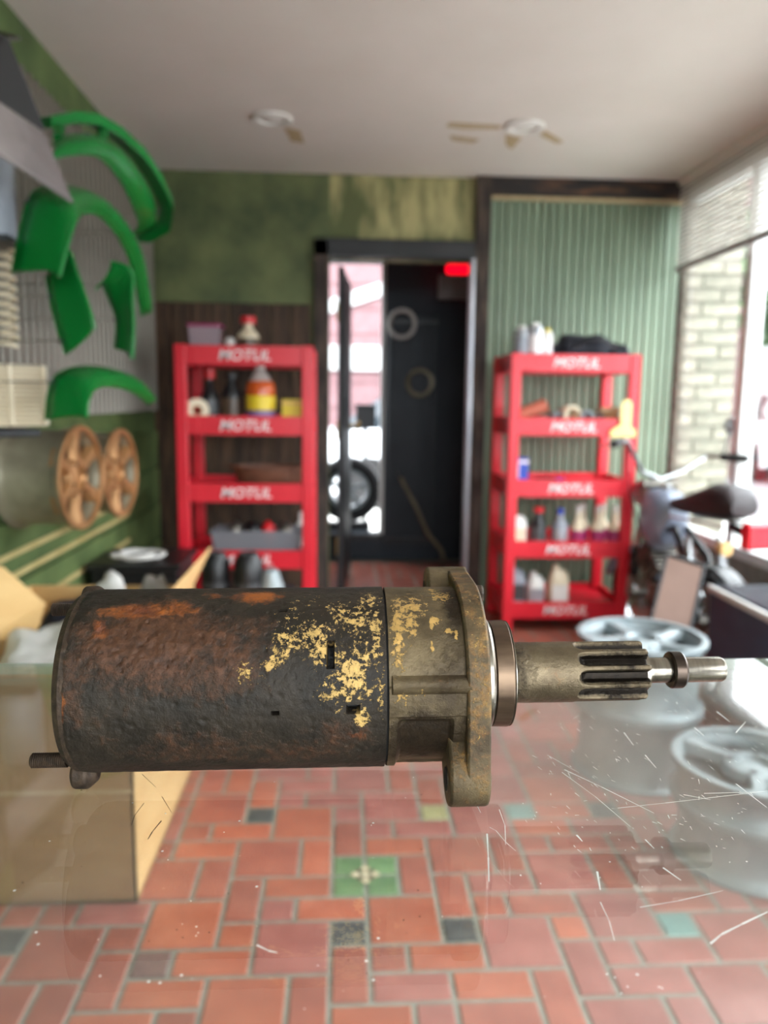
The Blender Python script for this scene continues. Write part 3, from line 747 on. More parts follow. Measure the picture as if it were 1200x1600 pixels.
MB().bb(-.86, -.79, BY_0 - .0012, BY_0, 0.0, .16).build('tape_strip', 'card_tape', cb, smooth=0)
MB().bb(BX0, BX1, BY_0 - .001, BY_0, .268, .276).build('crease', 'card_tape', cb, smooth=0)
# right flap leaning out, corner clipped
fl_ = MB().prism([(BX1, BY_0 + .01, BH), (BX1, BY_1 - .01, BH), (BX1 + .062, BY_1 - .015, BH + .125), (BX1 + .062, BY_0 + .05, BH + .125)], (-.006, 0, .003))
fl_.build('side_flap', 'card_tan', cb, smooth=0, bevel=.003)
lf = MB().prism([at(2, 888, 2.05), at(68, 945, 2.05), at(56, 988, 1.98), at(-40, 1010, 1.9), at(-60, 880, 2.0)], (.004, .006, .003))
lf.build('front_flap', 'card_tan', cb, smooth=0, bevel=.002)

def crumple(name, c, dims, mat, label, cat, seed=0, amp=.35, group=None, sub=3, flat=False):
    bm = bmesh.new(); bmesh.ops.create_icosphere(bm, subdivisions=sub, radius=1)
    for v in bm.verts:
        p = v.co.copy()
        k = 1 + amp * noise.noise(p * 1.7 + Vector((seed, seed * 2, 1))) + amp * .5 * noise.noise(p * 4.5 + Vector((seed, 0, 3)))
        v.co = Vector((p.x * k * dims[0], p.y * k * dims[1], p.z * k * dims[2]))
        if flat and v.co.z < -dims[2] * .6: v.co.z = -dims[2] * .6
    zmin = min(v.co.z for v in bm.verts)
    me = bpy.data.meshes.new(name); bm.to_mesh(me); bm.free(); me.materials.append(M[mat]); me.shade_smooth()
    o = bpy.data.objects.new(name, me); COL.objects.link(o); o.location = c
    return tag(o, label, cat, group)
crumple('packing_wrap', (-.66, 2.20, .53), (.05, .05, .12), 'paper_white', 'white crumpled plastic wrap standing up in the cardboard box', 'packing', 3)
crumple('packing_wrap', (-.56, 2.25, .50), (.06, .06, .12), 'paper_grey', 'grey crumpled wrap beside the cream flap in the cardboard box', 'packing', 8)
crumple('packing_paper', (-.72, 1.92, .42), (.16, .18, .15), 'paper_white', 'heap of crumpled white paper at the front of the cardboard box', 'packing', 12, sub=4)
crumple('folded_cloth', (-.76, 2.24, .47), (.12, .09, .09), 'blue_cloth', 'dark blue cloth tucked in the back of the cardboard box', 'cloth', 5)

# ------------------------------------------------------------------ red shelf units
ZB = [1.335, 1.03, .73, .425, .115]
def shelf_unit(label, x0, x1, y0, y1, zs=ZB, dz=0.0):
    u = thing('shelf_unit', label, 'shelf', ((x0 + x1) / 2, (y0 + y1) / 2, 0), group='red plastic shelf units')
    hx, hy = (x1 - x0) / 2, (y1 - y0) / 2
    pw, pd = .052, .046
    for sx_ in (-1, 1):
        for sy_ in (-1, 1):
            cx, cy = sx_ * (hx - pw / 2), sy_ * (hy - pd / 2)
            MB().box((cx, cy, .69), (pw, pd, 1.38)).build('post', 'shelf_red', u, smooth=0, bevel=.006)
    for z in zs:
        t = MB().bb(-hx + .02, hx - .02, -hy + .02, hy - .02, z - .012, z + .012)
        t.bb(-hx + .012, hx - .012, -hy + .006, -hy + .022, z - .042, z + .042).bb(-hx + .012, hx - .012, hy - .022, hy - .006, z - .042, z + .042)
        t.bb(-hx + .008, -hx + .022, -hy + .02, hy - .02, z - .042, z + .042).bb(hx - .022, hx - .008, -hy + .02, hy - .02, z - .042, z + .042)
        s_ = t.build('shelf', 'shelf_red', u, smooth=0)
        MB().bb(-hx + .03, -hx + .10, -hy + .0015, -hy + .0065, z - .036, z + .036).build('end_clip', 'shelf_red', s_, smooth=0, bevel=.002)
        text('lettering', 'MOTUL', .064, 'print_white', s_, (0, -hy + .005, z - .002), (PI / 2, 0, 0), .22, .0008, .0007, 1.04)
    return u
LX0, LX1, LY0, LY1 = -.735, -.130, 3.45, 3.87
RX0, RX1, RY0, RY1 = .800, 1.432, 3.70, 4.135
shelf_unit('red plastic shelf unit left of the doorway against dark wood', LX0, LX1, LY0, LY1)
shelf_unit('red plastic shelf unit right of the doorway against green boards', RX0, RX1, RY0, RY1)
def top(k): return ZB[k] + .012

# containers -------------------------------------------------------
def bottle(name, loc, r, h, neck, mat, cap, label, cat='bottle', lab=None, group=None, capr=None, sq=1.0, caph=None):
    t = thing(name, label, cat, loc, group=group)
    nh = h * neck; b = h - nh
    MB().lathe([(r * .92, 0), (r, .006), (r, b * .62), (r * .93, b * .72), (r * .42, b * .97), (r * .36, b + nh * .5)], n=20).build('bottle_body', mat, t)
    cr = capr or r * .42
    MB().lathe([(cr, b + nh * .35), (cr, h - .003), (cr * .8, h)], n=16).build('cap', cap, t)
    if lab: MB().lathe([(r * 1.01, b * .12), (r * 1.015, b * .14), (r * 1.015, b * .56), (r * 1.01, b * .58)], n=20, caps=False).build('label_band', lab, t)
    for c in t.children: c.scale = (1, sq, 1)
    return t
def can(name, loc, r, h, mat, cap, label, cat='can', lab=None, group=None):
    t = thing(name, label, cat, loc, group=group)
    MB().lathe([(r * .95, 0), (r, .004), (r, h * .84), (r * .9, h * .88), (r * .62, h * .91)], n=20).build('can_body', mat, t)
    MB().lathe([(r * .62, h * .90), (r * .62, h * .985), (r * .5, h)], n=16).build('cap', cap, t)
    if lab: MB().lathe([(r * 1.01, h * .2), (r * 1.012, h * .22), (r * 1.012, h * .66), (r * 1.01, h * .68)], n=20, caps=False).build('label_band', lab, t)
    return t
def jug(name, loc, w_, d, h, mat, cap, label, lab=None, group=None, rz=0):
    t = thing(name, label, 'jug', loc, rz, group)
    b = MB(); W, D = w_ / 2, d / 2
    def rr(sx_, sy_, z, x=0):
        P = []
        for k in range(24):
            a = 2 * PI * k / 24; c, s_ = math.cos(a), math.sin(a)
            P.append(Vector((x + W * sx_ * math.copysign(abs(c) ** .5, c), D * sy_ * math.copysign(abs(s_) ** .5, s_), z)))
        return P
    b.rings([rr(.94, .94, 0), rr(1, 1, .01), rr(1, 1, h * .58), rr(.9, .9, h * .68), rr(.62, .7, h * .80, -W * .15), rr(.30, .45, h * .88, -W * .3), rr(.26, .42, h * .93, -W * .3)])
    b.build('jug_body', mat, t)
    MB().lathe([(W * .34, h * .90), (W * .34, h * .99), (W * .28, h)], (-W * .3, 0, 0), n=16).build('cap', cap, t)
    MB().tube([(-W * .02, 0, h * .84), (W * .45, 0, h * .86), (W * .86, 0, h * .74), (W * .93, 0, h * .55)], [W*.13]*4, 8).build('grip', mat, t)
    if lab: MB().bb(-W * .8, W * .8, -D - .001, -D + .002, h * .12, h * .52).build('label_panel', lab, t, smooth=0)
    return t
def tub(name, loc, w_, d, h, mat, lid, label, cat='tub'):
    t = thing(name, label, cat, loc); W, D = w_ / 2, d / 2
    b = MB(); e = .004
    b.add([], [])
    def q(k, z): return [Vector((-W*k, -D*k, z)), Vector((W*k, -D*k, z)), Vector((W*k, D*k, z)), Vector((-W*k, D*k, z))]
    b.rings([q(.9, 0), q(1, h), q(.97, h), q(.87, .006)])
    b.build('tub_body', mat, t, smooth=0, bevel=.003)
    if lid: MB().bb(-W - .006, W + .006, -D - .006, D + .006, h, h + .012).build('lid', lid, t, smooth=0, bevel=.004)
    return t
def carton(name, loc, w_, d, h, mat, label, cat='carton', band=None, rz=0):
    t = thing(name, label, cat, loc, rz)
    MB().bb(-w_/2, w_/2, -d/2, d/2, 0, h).build('carton_body', mat, t, smooth=0, bevel=.002)
    MB().bb(-w_/2 - .0008, w_/2 + .0008, -d/2 - .0008, d/2 + .0008, h * .78, h * .9).build('printed_band', band or 'print_white', t, smooth=0)
    return t

# right shelf unit
def rs(k, x, y=3.80): return (x, y, top(k))
can('spray_can', rs(0, .865, 3.78), .038, .165, 'silver_can', 'white_plastic', 'left silver can on top of the right shelf unit', 'can', 'grey_bottle', 'cans on the right unit')
can('spray_can', rs(0, .925, 3.76), .036, .178, 'silver_can', 'white_plastic', 'taller silver can second from left atop the right shelf unit', 'can', 'print_white', 'cans on the right unit')
can('spray_can', rs(0, .985, 3.77), .027, .152, 'white_plastic', 'yellow_label', 'slim white can with yellow cap beside the black bag', 'can', 'print_white', 'cans on the right unit')
bag = thing('black_bag', 'slumped black cloth bag on top of the right shelf unit', 'bag', (1.215, 3.87, top(0)))
def bag_part(nm, c, d, seed, mat='black_cloth'):
    bm = bmesh.new(); bmesh.ops.create_icosphere(bm, subdivisions=4, radius=1)
    for v in bm.verts:
        p = v.co.copy(); k = 1 + .28 * noise.noise(p * 1.6 + Vector((seed, 0, 0))) + .08 * noise.noise(p * 6)
        v.co = Vector((p.x*k*d[0] + c[0], p.y*k*d[1] + c[1], max(0.0, p.z*k*d[2] + c[2])))
    me = bpy.data.meshes.new(nm); bm.to_mesh(me); bm.free(); me.materials.append(M[mat]); me.shade_smooth()
    o = bpy.data.objects.new(nm, me); COL.objects.link(o); o.parent = bag
bag_part('bag_body', (-.02, 0, .055), (.17, .11, .085), 2); bag_part('bag_pocket', (.13, -.02, .04), (.085, .08, .055), 6)
MB().tube([(-.10, -.10, .06), (-.04, -.125, .10), (.04, -.125, .105), (.11, -.115, .06)], .006).build('strap', 'black_plastic', bag)
tc = thing('terracotta_tube', 'terracotta tube lying askew on the second shelf of the right unit', 'tube', rs(1, .93, 3.80))
MB().lathe([(.026, 0), (.034, .01), (.034, .135), (.028, .14)], (-.068, 0, .036), (.93, .1, .36), 20).build('tube_body', 'terracotta', tc)
MB().lathe([(.036, .135), (.036, .15), (.03, .153)], (-.068, 0, .036), (.93, .1, .36), 20).build('tube_rim', 'terracotta', tc)
for n_, (dx, r, l, m_, lb) in enumerate([(1.045, .03, .06, 'alloy', 'small metal pipe coupling beside the terracotta tube'), (1.115, .045, .07, 'cream_plastic', 'large pale pipe fitting in the middle of the second right shelf'),
                                     (1.19, .034, .07, 'alloy', 'open metal sleeve right of the pale pipe fitting'), (1.255, .028, .06, 'engine_metal', 'small dark metal sleeve beside the brown carton')]):
    t = thing('pipe_fitting', lb, 'fitting', (dx, 3.78, top(1)), group='pipe fittings on the second shelf')
    MB().ring(r * .62, r, -l / 2, l / 2, (0, 0, r), (0.25, -1, .0), 24).build('sleeve', m_, t)
    MB().ring(r * .62, r * 1.06, l / 2 - .012, l / 2, (0, 0, r * 1.0), (.25, -1, 0), 24).build('flange_lip', m_, t)
carton('brown_carton', rs(1, 1.325, 3.83), .09, .08, .085, 'card_brown', 'small brown carton at the right end of the second shelf', 'carton', 'card_tape')
hk = thing('hanging_tag', 'pale yellow cut-out tag hanging over the edge of the right shelf unit', 'tag', (1.362, 3.685, .985))
MB().prism([(-.07, 0, .0), (.055, 0, 0), (.058, 0, .03), (.03, 0, .05), (.03, 0, .16), (.015, 0, .18), (-.01, 0, .178), (-.022, 0, .155), (-.022, 0, .06), (-.07, 0, .03)], (0, .006, 0)).build('tag_board', 'gold_paint', hk, smooth=0, bevel=.002)
MB().tube([(0, .006, .165), (0, .02, .19), (0, .035, .10)], .0015, 6).build('tag_string', 'white_plastic', hk)
can('spray_can', rs(2, .845, 3.80), .032, .15, 'blue_plastic', 'white_plastic', 'blue and white can at the left of the third right shelf', 'can', 'print_white', 'cans on the right unit')
carton('blue_carton', rs(2, .905, 3.84), .05, .05, .13, 'blue_plastic', 'narrow blue and white carton on the third right shelf', 'carton', 'print_white')
tl = thing('hand_tool', 'short dark hand tool with a blue end on the third right shelf', 'tool', rs(2, 1.03, 3.80))
MB().tube([(-.07, 0, .016), (.0, .005, .018), (.035, 0, .017)], [.014, .016, .012], 10).build('handle', 'black_plastic', tl)
MB().tube([(.035, 0, .017), (.08, -.004, .016)], [.014, .012], 10).build('tip', 'blue_plastic', tl)
jug('oil_jug', rs(3, .875, 3.80), .10, .075, .165, 'white_plastic', 'red_cap', 'white jug at the left of the fourth right shelf', 'cream_plastic', 'jugs on the right unit')
bottle('oil_bottle', rs(3, .985, 3.79), .040, .19, .2, 'black_plastic', 'red_cap', 'black bottle with a red cap on the fourth right shelf', lab='tile_dark', group='bottles on the fourth right shelf', capr=.026)
bottle('coolant_bottle', rs(3, 1.095, 3.79), .042, .185, .25, 'grey_bottle', 'blue_plastic', 'grey bottle with a blue cap on the fourth right shelf', lab='silver_can', group='bottles on the fourth right shelf')
for k, (x, y, lb) in enumerate([(1.185, 3.78, 'white-necked additive bottle next to the blue-capped bottle'), (1.232, 3.86, 'white-necked additive bottle set back, second of the row'), (1.285, 3.78, 'white-necked additive bottle in the middle of the row'),
                                (1.335, 3.86, 'white-necked additive bottle set back, fourth of the row'), (1.372, 3.78, 'white-necked additive bottle nearest the right shelf post')]):
    bottle('additive_bottle', rs(3, x, y), .034, .20, .34, 'cream_plastic', 'white_plastic', lb, lab='magenta_label', group='bottles on the fourth right shelf', capr=.012)
jug('oil_jug', rs(4, .885, 3.82), .10, .09, .20, 'grey_bottle', 'grey_bottle', 'grey jug leftmost on the bottom right shelf', 'tile_dark', 'jugs on the right unit')
jug('oil_jug', rs(4, .985, 3.80), .085, .08, .165, 'white_plastic', 'white_plastic', 'pale jug in the middle of the bottom right shelf', 'silver_can', 'jugs on the right unit')
jug('oil_jug', rs(4, 1.10, 3.79), .10, .08, .205, 'cream_plastic', 'cream_plastic', 'cream jug rightmost on the bottom right shelf', 'white_plastic', 'jugs on the right unit')

# left shelf unit
def ls(k, x, y=3.56): return (x, y, top(k))
tub('storage_tub', ls(0, -.615, 3.58), .14, .11, .115, 'tub_clear', 'magenta_label', 'clear plastic tub with a pink lid atop the left shelf unit')
can('small_can', ls(0, -.505, 3.55), .022, .07, 'white_plastic', 'white_plastic', 'tiny white can between the pink-lidded tub and the red-capped jar', 'can')
bottle('squat_jar', ls(0, -.425, 3.56), .050, .165, .3, 'cream_plastic', 'red_cap', 'cream jar with a red cap on top of the left shelf unit', 'jar', lab='tile_brown', capr=.034)
bottle('spray_bottle', ls(1, -.61, 3.62), .042, .24, .3, 'black_plastic', 'red_cap', 'black spray bottle with a red head on the second left shelf', lab='tile_dark', capr=.026)
rt = thing('tape_roll', 'round cream tape roll standing at the left post of the second left shelf', 'tape', (-.652, 3.52, top(1)))
MB().ring(.022, .052, -.018, .018, (0, 0, .052), (.3, -1, 0), 32).build('tape', 'tile_cream', rt)
MB().ring(.018, .022, -.018, .018, (0, 0, .052), (.3, -1, 0), 32).build('core', 'card_brown', rt)
bottle('oil_bottle', ls(1, -.51, 3.60), .048, .22, .16, 'black_plastic', 'black_plastic', 'black oil bottle with a gold label on the second left shelf', lab='tile_brown', capr=.03, sq=.7)
bg_ = thing('washer_fluid_jug', 'clear jug of orange fluid with a yellow and purple label', 'jug', ls(1, -.372, 3.55))
MB().lathe([(.062, 0), (.066, .01), (.066, .05), (.064, .055)], n=24).build('lower_label', 'purple_label', bg_)
MB().lathe([(.064, .055), (.068, .06), (.068, .115), (.066, .12)], n=24).build('middle_label', 'yellow_label', bg_)
MB().lathe([(.066, .12), (.066, .15), (.060, .175), (.052, .185)], n=24).build('fluid', 'orange_fluid', bg_)
MB().lathe([(.052, .185), (.036, .215), (.024, .228), (.022, .24)], n=24).build('shoulder', 'bottle_clear', bg_)
MB().lathe([(.020, .238), (.020, .262), (.016, .265)], n=16).build('cap', 'white_plastic', bg_)
carton('yellow_carton', ls(1, -.232, 3.54), .085, .05, .105, 'yellow_label', 'small yellow carton at the right end of the second left shelf', 'carton', 'card_tan')
bw = thing('wooden_bowl', 'long brown wooden tray on the third left shelf', 'tray', ls(2, -.34, 3.60))
def oval(k, z): return [Vector((.165 * k * math.cos(2*PI*a/32), .095 * k * math.sin(2*PI*a/32), z)) for a in range(32)]
MB().rings([oval(.7, 0), oval(.92, .03), oval(1, .10), oval(.95, .10), oval(.86, .035), oval(.6, .012)]).build('tray_body', 'wood_bowl', bw)
for s_ in (-1, 1): MB().tube([(s_*.155, -.03, .092), (s_*.185, 0, .096), (s_*.155, .03, .092)], .008, 8).build('tray_handle', 'wood_bowl', bw)
tub('parts_tub', ls(3, -.39, 3.57), .42, .17, .115, 'tub_grey', None, 'long grey open tub of parts on the fourth left shelf')
for k, (x, y, r, m_, lb) in enumerate([(-.50, 3.57, .04, 'engine_metal', 'dark metal lump heaped left in the parts tub'), (-.42, 3.56, .05, 'black_plastic', 'black lump in the middle of the parts tub'),
                                   (-.345, 3.57, .036, 'red_cap', 'small red lump in the parts tub'), (-.27, 3.57, .045, 'engine_metal', 'dark metal lump heaped right in the parts tub')]):
    crumple('machine_part', (x, y, top(3) + .012 + .075), (r, r, .065), m_, lb, 'part', k + 20, .2, 'loose parts in the grey tub', 2)
bottle('small_bottle', ls(3, -.20, 3.72), .03, .17, .2, 'white_plastic', 'white_plastic', 'white bottle behind the grey parts tub on the left unit')
can('paint_can', ls(4, -.26, 3.58), .06, .15, 'engine_metal', 'alloy_dark', 'dark metal can on the bottom shelf of the left unit', 'can', 'tile_mauve')
can('paint_can', ls(4, -.40, 3.58), .06, .17, 'tile_mauve', 'alloy_dark', 'mauve can on the bottom shelf of the left unit', 'can', 'tile_brown')

# ------------------------------------------------------------------ dark cabinet, cable and black tubes left of the shelf
kb = thing('black_cabinet', 'low black cabinet in the corner left of the red shelf unit', 'cabinet', (-.775, 3.05, 0))
MB().bb(-.17, .15, -.16, .16, 0, .50).build('cabinet_body', 'black_plastic', kb, smooth=0, bevel=.006)
MB().bb(-.155, .135, -.172, -.161, .03, .47).build('door', 'black_plastic', kb, smooth=0, bevel=.004)
MB().bb(-.185, .165, -.175, .175, .50, .525).build('cabinet_top', 'black_plastic', kb, smooth=0, bevel=.005)
cab = MB(); pts = []
for k in range(60):
    a = k / 59 * 4.2 * PI; r = .07 + .025 * math.sin(a * 1.3)
    pts.append((-.80 + r * math.cos(a) * 1.2, 2.98 + r * math.sin(a), .533 + .012 * abs(math.sin(a * .7)) + k * .0002))
tag(cab.tube(pts, .006, 6).build('coiled_cable', 'white_plastic'), 'tangled white cable on top of the low black cabinet', 'cable')
for k, (x, y, h, r, lb) in enumerate([(-.455, 2.75, .60, .052, 'black upright tube closest to the cream box flap'), (-.335, 2.72, .605, .055, 'black upright tube nearer the red shelf unit')]):
    t = thing('exhaust_tube', lb, 'tube', (x, y, 0), group='black upright tubes')
    MB().lathe([(r * .9, 0), (r, .01), (r, h * .86), (r * .93, h * .95), (r * .6, h), (r*.58, h - .01)], n=28).build('tube_shell', 'black_plastic', t)
    MB().ring(r * 1.0, r * 1.04, h * .80, h * .83, (0, 0, 0), (0, 0, 1), 28).build('clamp', 'alloy_dark', t)
t = thing('chrome_silencer', 'chrome silencer leaning beside the black tubes', 'silencer', (-.215, 2.72, 0))
MB().lathe([(.03, 0), (.045, .03), (.045, .48), (.03, .54), (.018, .55)], (0, 0, 0.0), (-.08, .0, 1), 24).build('silencer_shell', 'alloy', t)
MB().lathe([(.046, .40), (.048, .405), (.048, .425), (.046, .43)], (0, 0, 0), (-.08, 0, 1), 24, caps=False).build('clamp', 'alloy_dark', t)

# ------------------------------------------------------------------ left wall: flares, wheels, spring, grille
def ribbon(name, A, B, label, lip=None, thick=.006, sub=6, bulge=.02):
    """a moulded strip between two edge curves given as (photo x, photo y, depth)"""
    def spline(P, n):
        out_ = []
        P = [Vector(p) for p in P]
        for i in range(len(P) - 1):
            p0, p1, p2, p3 = P[max(i-1, 0)], P[i], P[i+1], P[min(i+2, len(P)-1)]
            for k in range(n):
                t_ = k / n
                out_.append(.5 * ((2*p1) + (p2-p0)*t_ + (2*p0-5*p1+4*p2-p3)*t_*t_ + (3*p1-p0-3*p2+p3)*t_**3))
        out_.append(P[-1]); return out_
    a = spline([at(*p) for p in A], sub); b = spline([at(*p) for p in B], sub)
    m = 7; rows = []
    for p, q in zip(a, b):
        row = []
        for k in range(m):
            t_ = k / (m - 1); c = p.lerp(q, t_); s_ = math.sin(PI * t_) * bulge
            row.append(c + Vector((s_, -s_ * .4, s_ * .3)))
        rows.append(row)
    mb = MB(); mb.rings(rows, False, False)
    t = thing(name, label, 'car part', (0, 0, 0), group='green fender flares on the left wall')
    o = mb.build('moulding', 'flare_green', t, smooth=60)
    s = o.modifiers.new('thickness', 'SOLIDIFY'); s.thickness = thick; s.offset = 0
    e = MB().tube(b, .006, 8).build('rolled_edge', 'flare_green', t, smooth=60)
    MB().tube(a, .004, 8).build('mounting_edge', 'flare_green', t, smooth=60)
    for p in (a[len(a)//4], a[3*len(a)//4]):
        MB().cyl(p + Vector((.004, -.004, 0)), p + Vector((-.004, .004, 0)), .006, n=10).build('fixing_screw', 'alloy_dark', t)
        MB().cyl(p, (XL + .012, p.y + .03, p.z), .0016, n=6).build('mounting_wire', 'rib_metal', t)
    return t, a, b
t1, a1, b1 = ribbon('fender_flare', [(82, 226, 2.00), (110, 213, 2.05), (150, 214, 2.12), (190, 238, 2.2), (222, 280, 2.3), (240, 320, 2.4), (238, 350, 2.5), (214, 364, 2.56)],
       [(78, 246, 1.95), (112, 240, 2.0), (146, 240, 2.07), (172, 258, 2.15), (196, 292, 2.24), (212, 328, 2.35), (218, 350, 2.46), (210, 366, 2.54)], 'topmost green fender flare, a thin double-edged arch below the ceiling', bulge=.012)
s1 = MB(); bk_ = [at(*p) for p in [(60, 184, 2.15), (100, 176, 2.2), (135, 180, 2.26), (170, 200, 2.32), (205, 232, 2.38), (232, 272, 2.44), (250, 312, 2.5), (246, 345, 2.56), (214, 364, 2.6)]]
s1.rings([[p, p + Vector((.0, .0, -.026)), p + Vector((.05, -.05, -.040)), p + Vector((.05, -.05, -.012))] for p in bk_]).build('outer_lip', 'flare_green', t1, smooth=60)
s2 = MB()
for p, q in ((at(92, 190, 2.18), at(92, 218, 2.05)), (at(160, 196, 2.3), at(160, 222, 2.15))): s2.tube([p, q], .014, 8)
s2.build('bracing', 'flare_green', t1)
ribbon('fender_flare', [(20, 426, 1.82), (34, 352, 1.84), (52, 302, 1.88), (92, 290, 1.98), (140, 304, 2.1), (186, 348, 2.25), (216, 404, 2.4), (230, 490, 2.52)],
       [(92, 432, 1.76), (104, 384, 1.78), (118, 342, 1.82), (134, 330, 1.92), (158, 338, 2.05), (186, 370, 2.2), (208, 420, 2.36), (222, 492, 2.5)], 'large green fender flare with a broad squared end, second from the ceiling', bulge=.025)
ribbon('fender_flare', [(72, 432, 1.95), (82, 480, 1.93), (92, 520, 1.92), (104, 554, 1.92)], [(108, 392, 1.92), (124, 440, 1.9), (140, 488, 1.88), (146, 514, 1.88)], 'pointed green panel with a screw hole below the broad flare', bulge=.012)
ribbon('fender_flare', [(150, 452, 2.20), (160, 445, 2.2), (172, 470, 2.24), (182, 500, 2.26), (180, 545, 2.26)], [(174, 410, 2.16), (204, 424, 2.16), (206, 470, 2.18), (208, 515, 2.2), (206, 560, 2.2)], 'narrow green bracket-like flare among the ribs', bulge=.01)
ribbon('fender_flare', [(72, 656, 1.98), (76, 614, 2.0), (92, 584, 2.04), (130, 573, 2.12), (175, 578, 2.24), (212, 594, 2.36), (238, 628, 2.46)],
       [(134, 652, 1.92), (136, 628, 1.94), (144, 610, 1.98), (160, 602, 2.06), (186, 604, 2.18), (212, 614, 2.3), (232, 630, 2.42)], 'lowest green fender flare above the bronze wheels', bulge=.02)

def rim(name, label, loc, r, width, face, barrel, spokes=8, dark_='bronze_dark', axis='X', group=None, rz=0.0):
    """wheel with its outer face at local +z, barrel behind"""
    t = thing(name, label, 'wheel', loc, group=group)
    if axis == 'X': t.rotation_euler = (0, PI / 2, rz)
    MB().lathe([(r, 0), (r, -.010), (r * .93, -.016), (r * .90, -.03), (r * .90, -width + .03), (r * .95, -width + .012), (r, -width + .006), (r, -width), (r * .92, -width), (r * .86, -width + .03), (r * .86, -.03), (r * .90, -.012), (r * .94, 0)], n=56, caps=False).build('barrel', barrel, t)
    MB().ring(r * .90, r * 1.0, -.008, .004, (0, 0, 0), (0, 0, 1), 56).build('rim_lip', face, t, bevel=.002)
    MB().lathe([(r * .88, -.045), (r * .0, -.045)], n=40, caps=False).build('back_disc', dark_, t)
    MB().lathe([(r * .40, -.030), (r * .36, -.008), (r * .24, -.004), (r * .2, -.018), (0, -.018)], n=32, caps=False).build('hub', face, t)
    for k in range(spokes):
        a = 2 * PI * k / spokes; c, s_ = math.cos(a), math.sin(a)
        def pt(rad, tan, z): return Vector((rad*c - tan*s_, rad*s_ + tan*c, z))
        wI, wO = (r * .15, r * .13) if spokes > 5 else (r * .15, r * .11)
        MB().rings([[pt(r*.30, -wI, -.03), pt(r*.30, wI, -.03), pt(r*.30, wI*.6, -.006), pt(r*.30, -wI*.6, -.006)],
                    [pt(r*.60, -wO, -.035), pt(r*.60, wO, -.035), pt(r*.60, wO*.6, -.010), pt(r*.60, -wO*.6, -.010)],
                    [pt(r*.91, -wO*1.5, -.035), pt(r*.91, wO*1.5, -.035), pt(r*.91, wO, -.004), pt(r*.91, -wO, -.004)]]).build('spoke', face, t, smooth=20, bevel=.003)
    for k in range(4):
        a = 2 * PI * k / 4 + .4
        MB().cyl((r*.28*math.cos(a), r*.28*math.sin(a), -.012), (r*.28*math.cos(a), r*.28*math.sin(a), -.003), r*.045, n=8).build('lug_hole', dark_, t)
    return t
rim('bronze_wheel', 'larger-looking bronze spoked wheel on the left wall, nearer the counter', (-.775, 2.33, .91), .155, .19, 'bronze', 'barrel_grey', 6, group='bronze wheels on the left wall', rz=-.10)
rim('bronze_wheel', 'farther bronze spoked wheel on the left wall, toward the corner', (-.775, 2.74, .885), .155, .19, 'bronze', 'barrel_grey', 6, group='bronze wheels on the left wall', rz=-.10)
for y, z in ((2.33, .91), (2.74, .885)):
    MB().cyl((XL + .018, y, z), (-.93, y, z), .02, n=12).build('wheel_peg', 'alloy_dark', wall_left)

spg = MB(); P0 = at(8, 455, 1.95); pts = []
for k in range(200):
    a = k / 199 * 2 * PI * 11
    pts.append((P0.x + .022 * math.cos(a), P0.y + .022 * math.sin(a), P0.z + .12 - k / 199 * .25))
sp = thing('coil_spring', 'pale coil spring hanging at the left edge beside the ribbed sheet', 'spring', (0, 0, 0))
spg.tube(pts, .005, 6).build('coil', 'cream_plastic', sp)
MB().tube([(P0.x, P0.y, P0.z + .11), (P0.x - .01, P0.y, P0.z + .16), (XL + .01, P0.y + .05, P0.z + .17)], .003, 6).build('hook', 'alloy_dark', sp)

vg = thing('louvre_grille', 'cream louvred grille panel at the left edge below the flares', 'grille', (0, 0, 0))
ga, gb = at(-60, 556, 1.98), at(66, 572, 2.12); gz0, gz1 = at(66, 664, 2.12).z, gb.z
d_ = Vector((gb.x - ga.x, gb.y - ga.y, 0)); nrm = Vector((d_.y, -d_.x, 0)).normalized()
if nrm.y > 0: nrm.negate()
ux = d_.normalized(); Lg = d_.length
rotg = Matrix((ux, -nrm, Vector((0, 0, 1)))).transposed()
mid = (Vector((ga.x, ga.y, 0)) + Vector((gb.x, gb.y, 0))) / 2
MB().box(mid + Vector((0, 0, (gz0 + gz1) / 2)) - nrm * .02, (Lg, .012, gz1 - gz0), rotg).build('back_plate', 'card_brown', vg, smooth=0)
for k in range(13):
    z = gz0 + (gz1 - gz0) * (k + .5) / 13
    MB().box(mid + Vector((0, 0, z)), (Lg, .022, .0075), rotg @ Matrix.Rotation(.5, 3, 'X')).build('louvre', 'cream_plastic', vg, smooth=0, bevel=.001)
for f_ in (-.495, .05, .495):
    MB().box(mid + ux * Lg * f_ + Vector((0, 0, (gz0 + gz1) / 2)) + nrm * .002, (.012, .026, gz1 - gz0), rotg).build('stile', 'cream_plastic', vg, smooth=0, bevel=.002)
bxs = thing('wall_bracket_shelf', 'small dark bracket shelf under the louvred grille', 'shelf', (0, 0, 0))
MB().box(mid + Vector((-.02, 0, gz0 - .02)) - nrm * .05, (Lg, .14, .02), rotg).build('board', 'black_plastic', bxs, smooth=0, bevel=.003)
MB().box(mid + Vector((-.06, .0, gz0 - .07)) - nrm * .08, (.02, .08, .09), rotg).build('bracket', 'black_plastic', bxs, smooth=0)

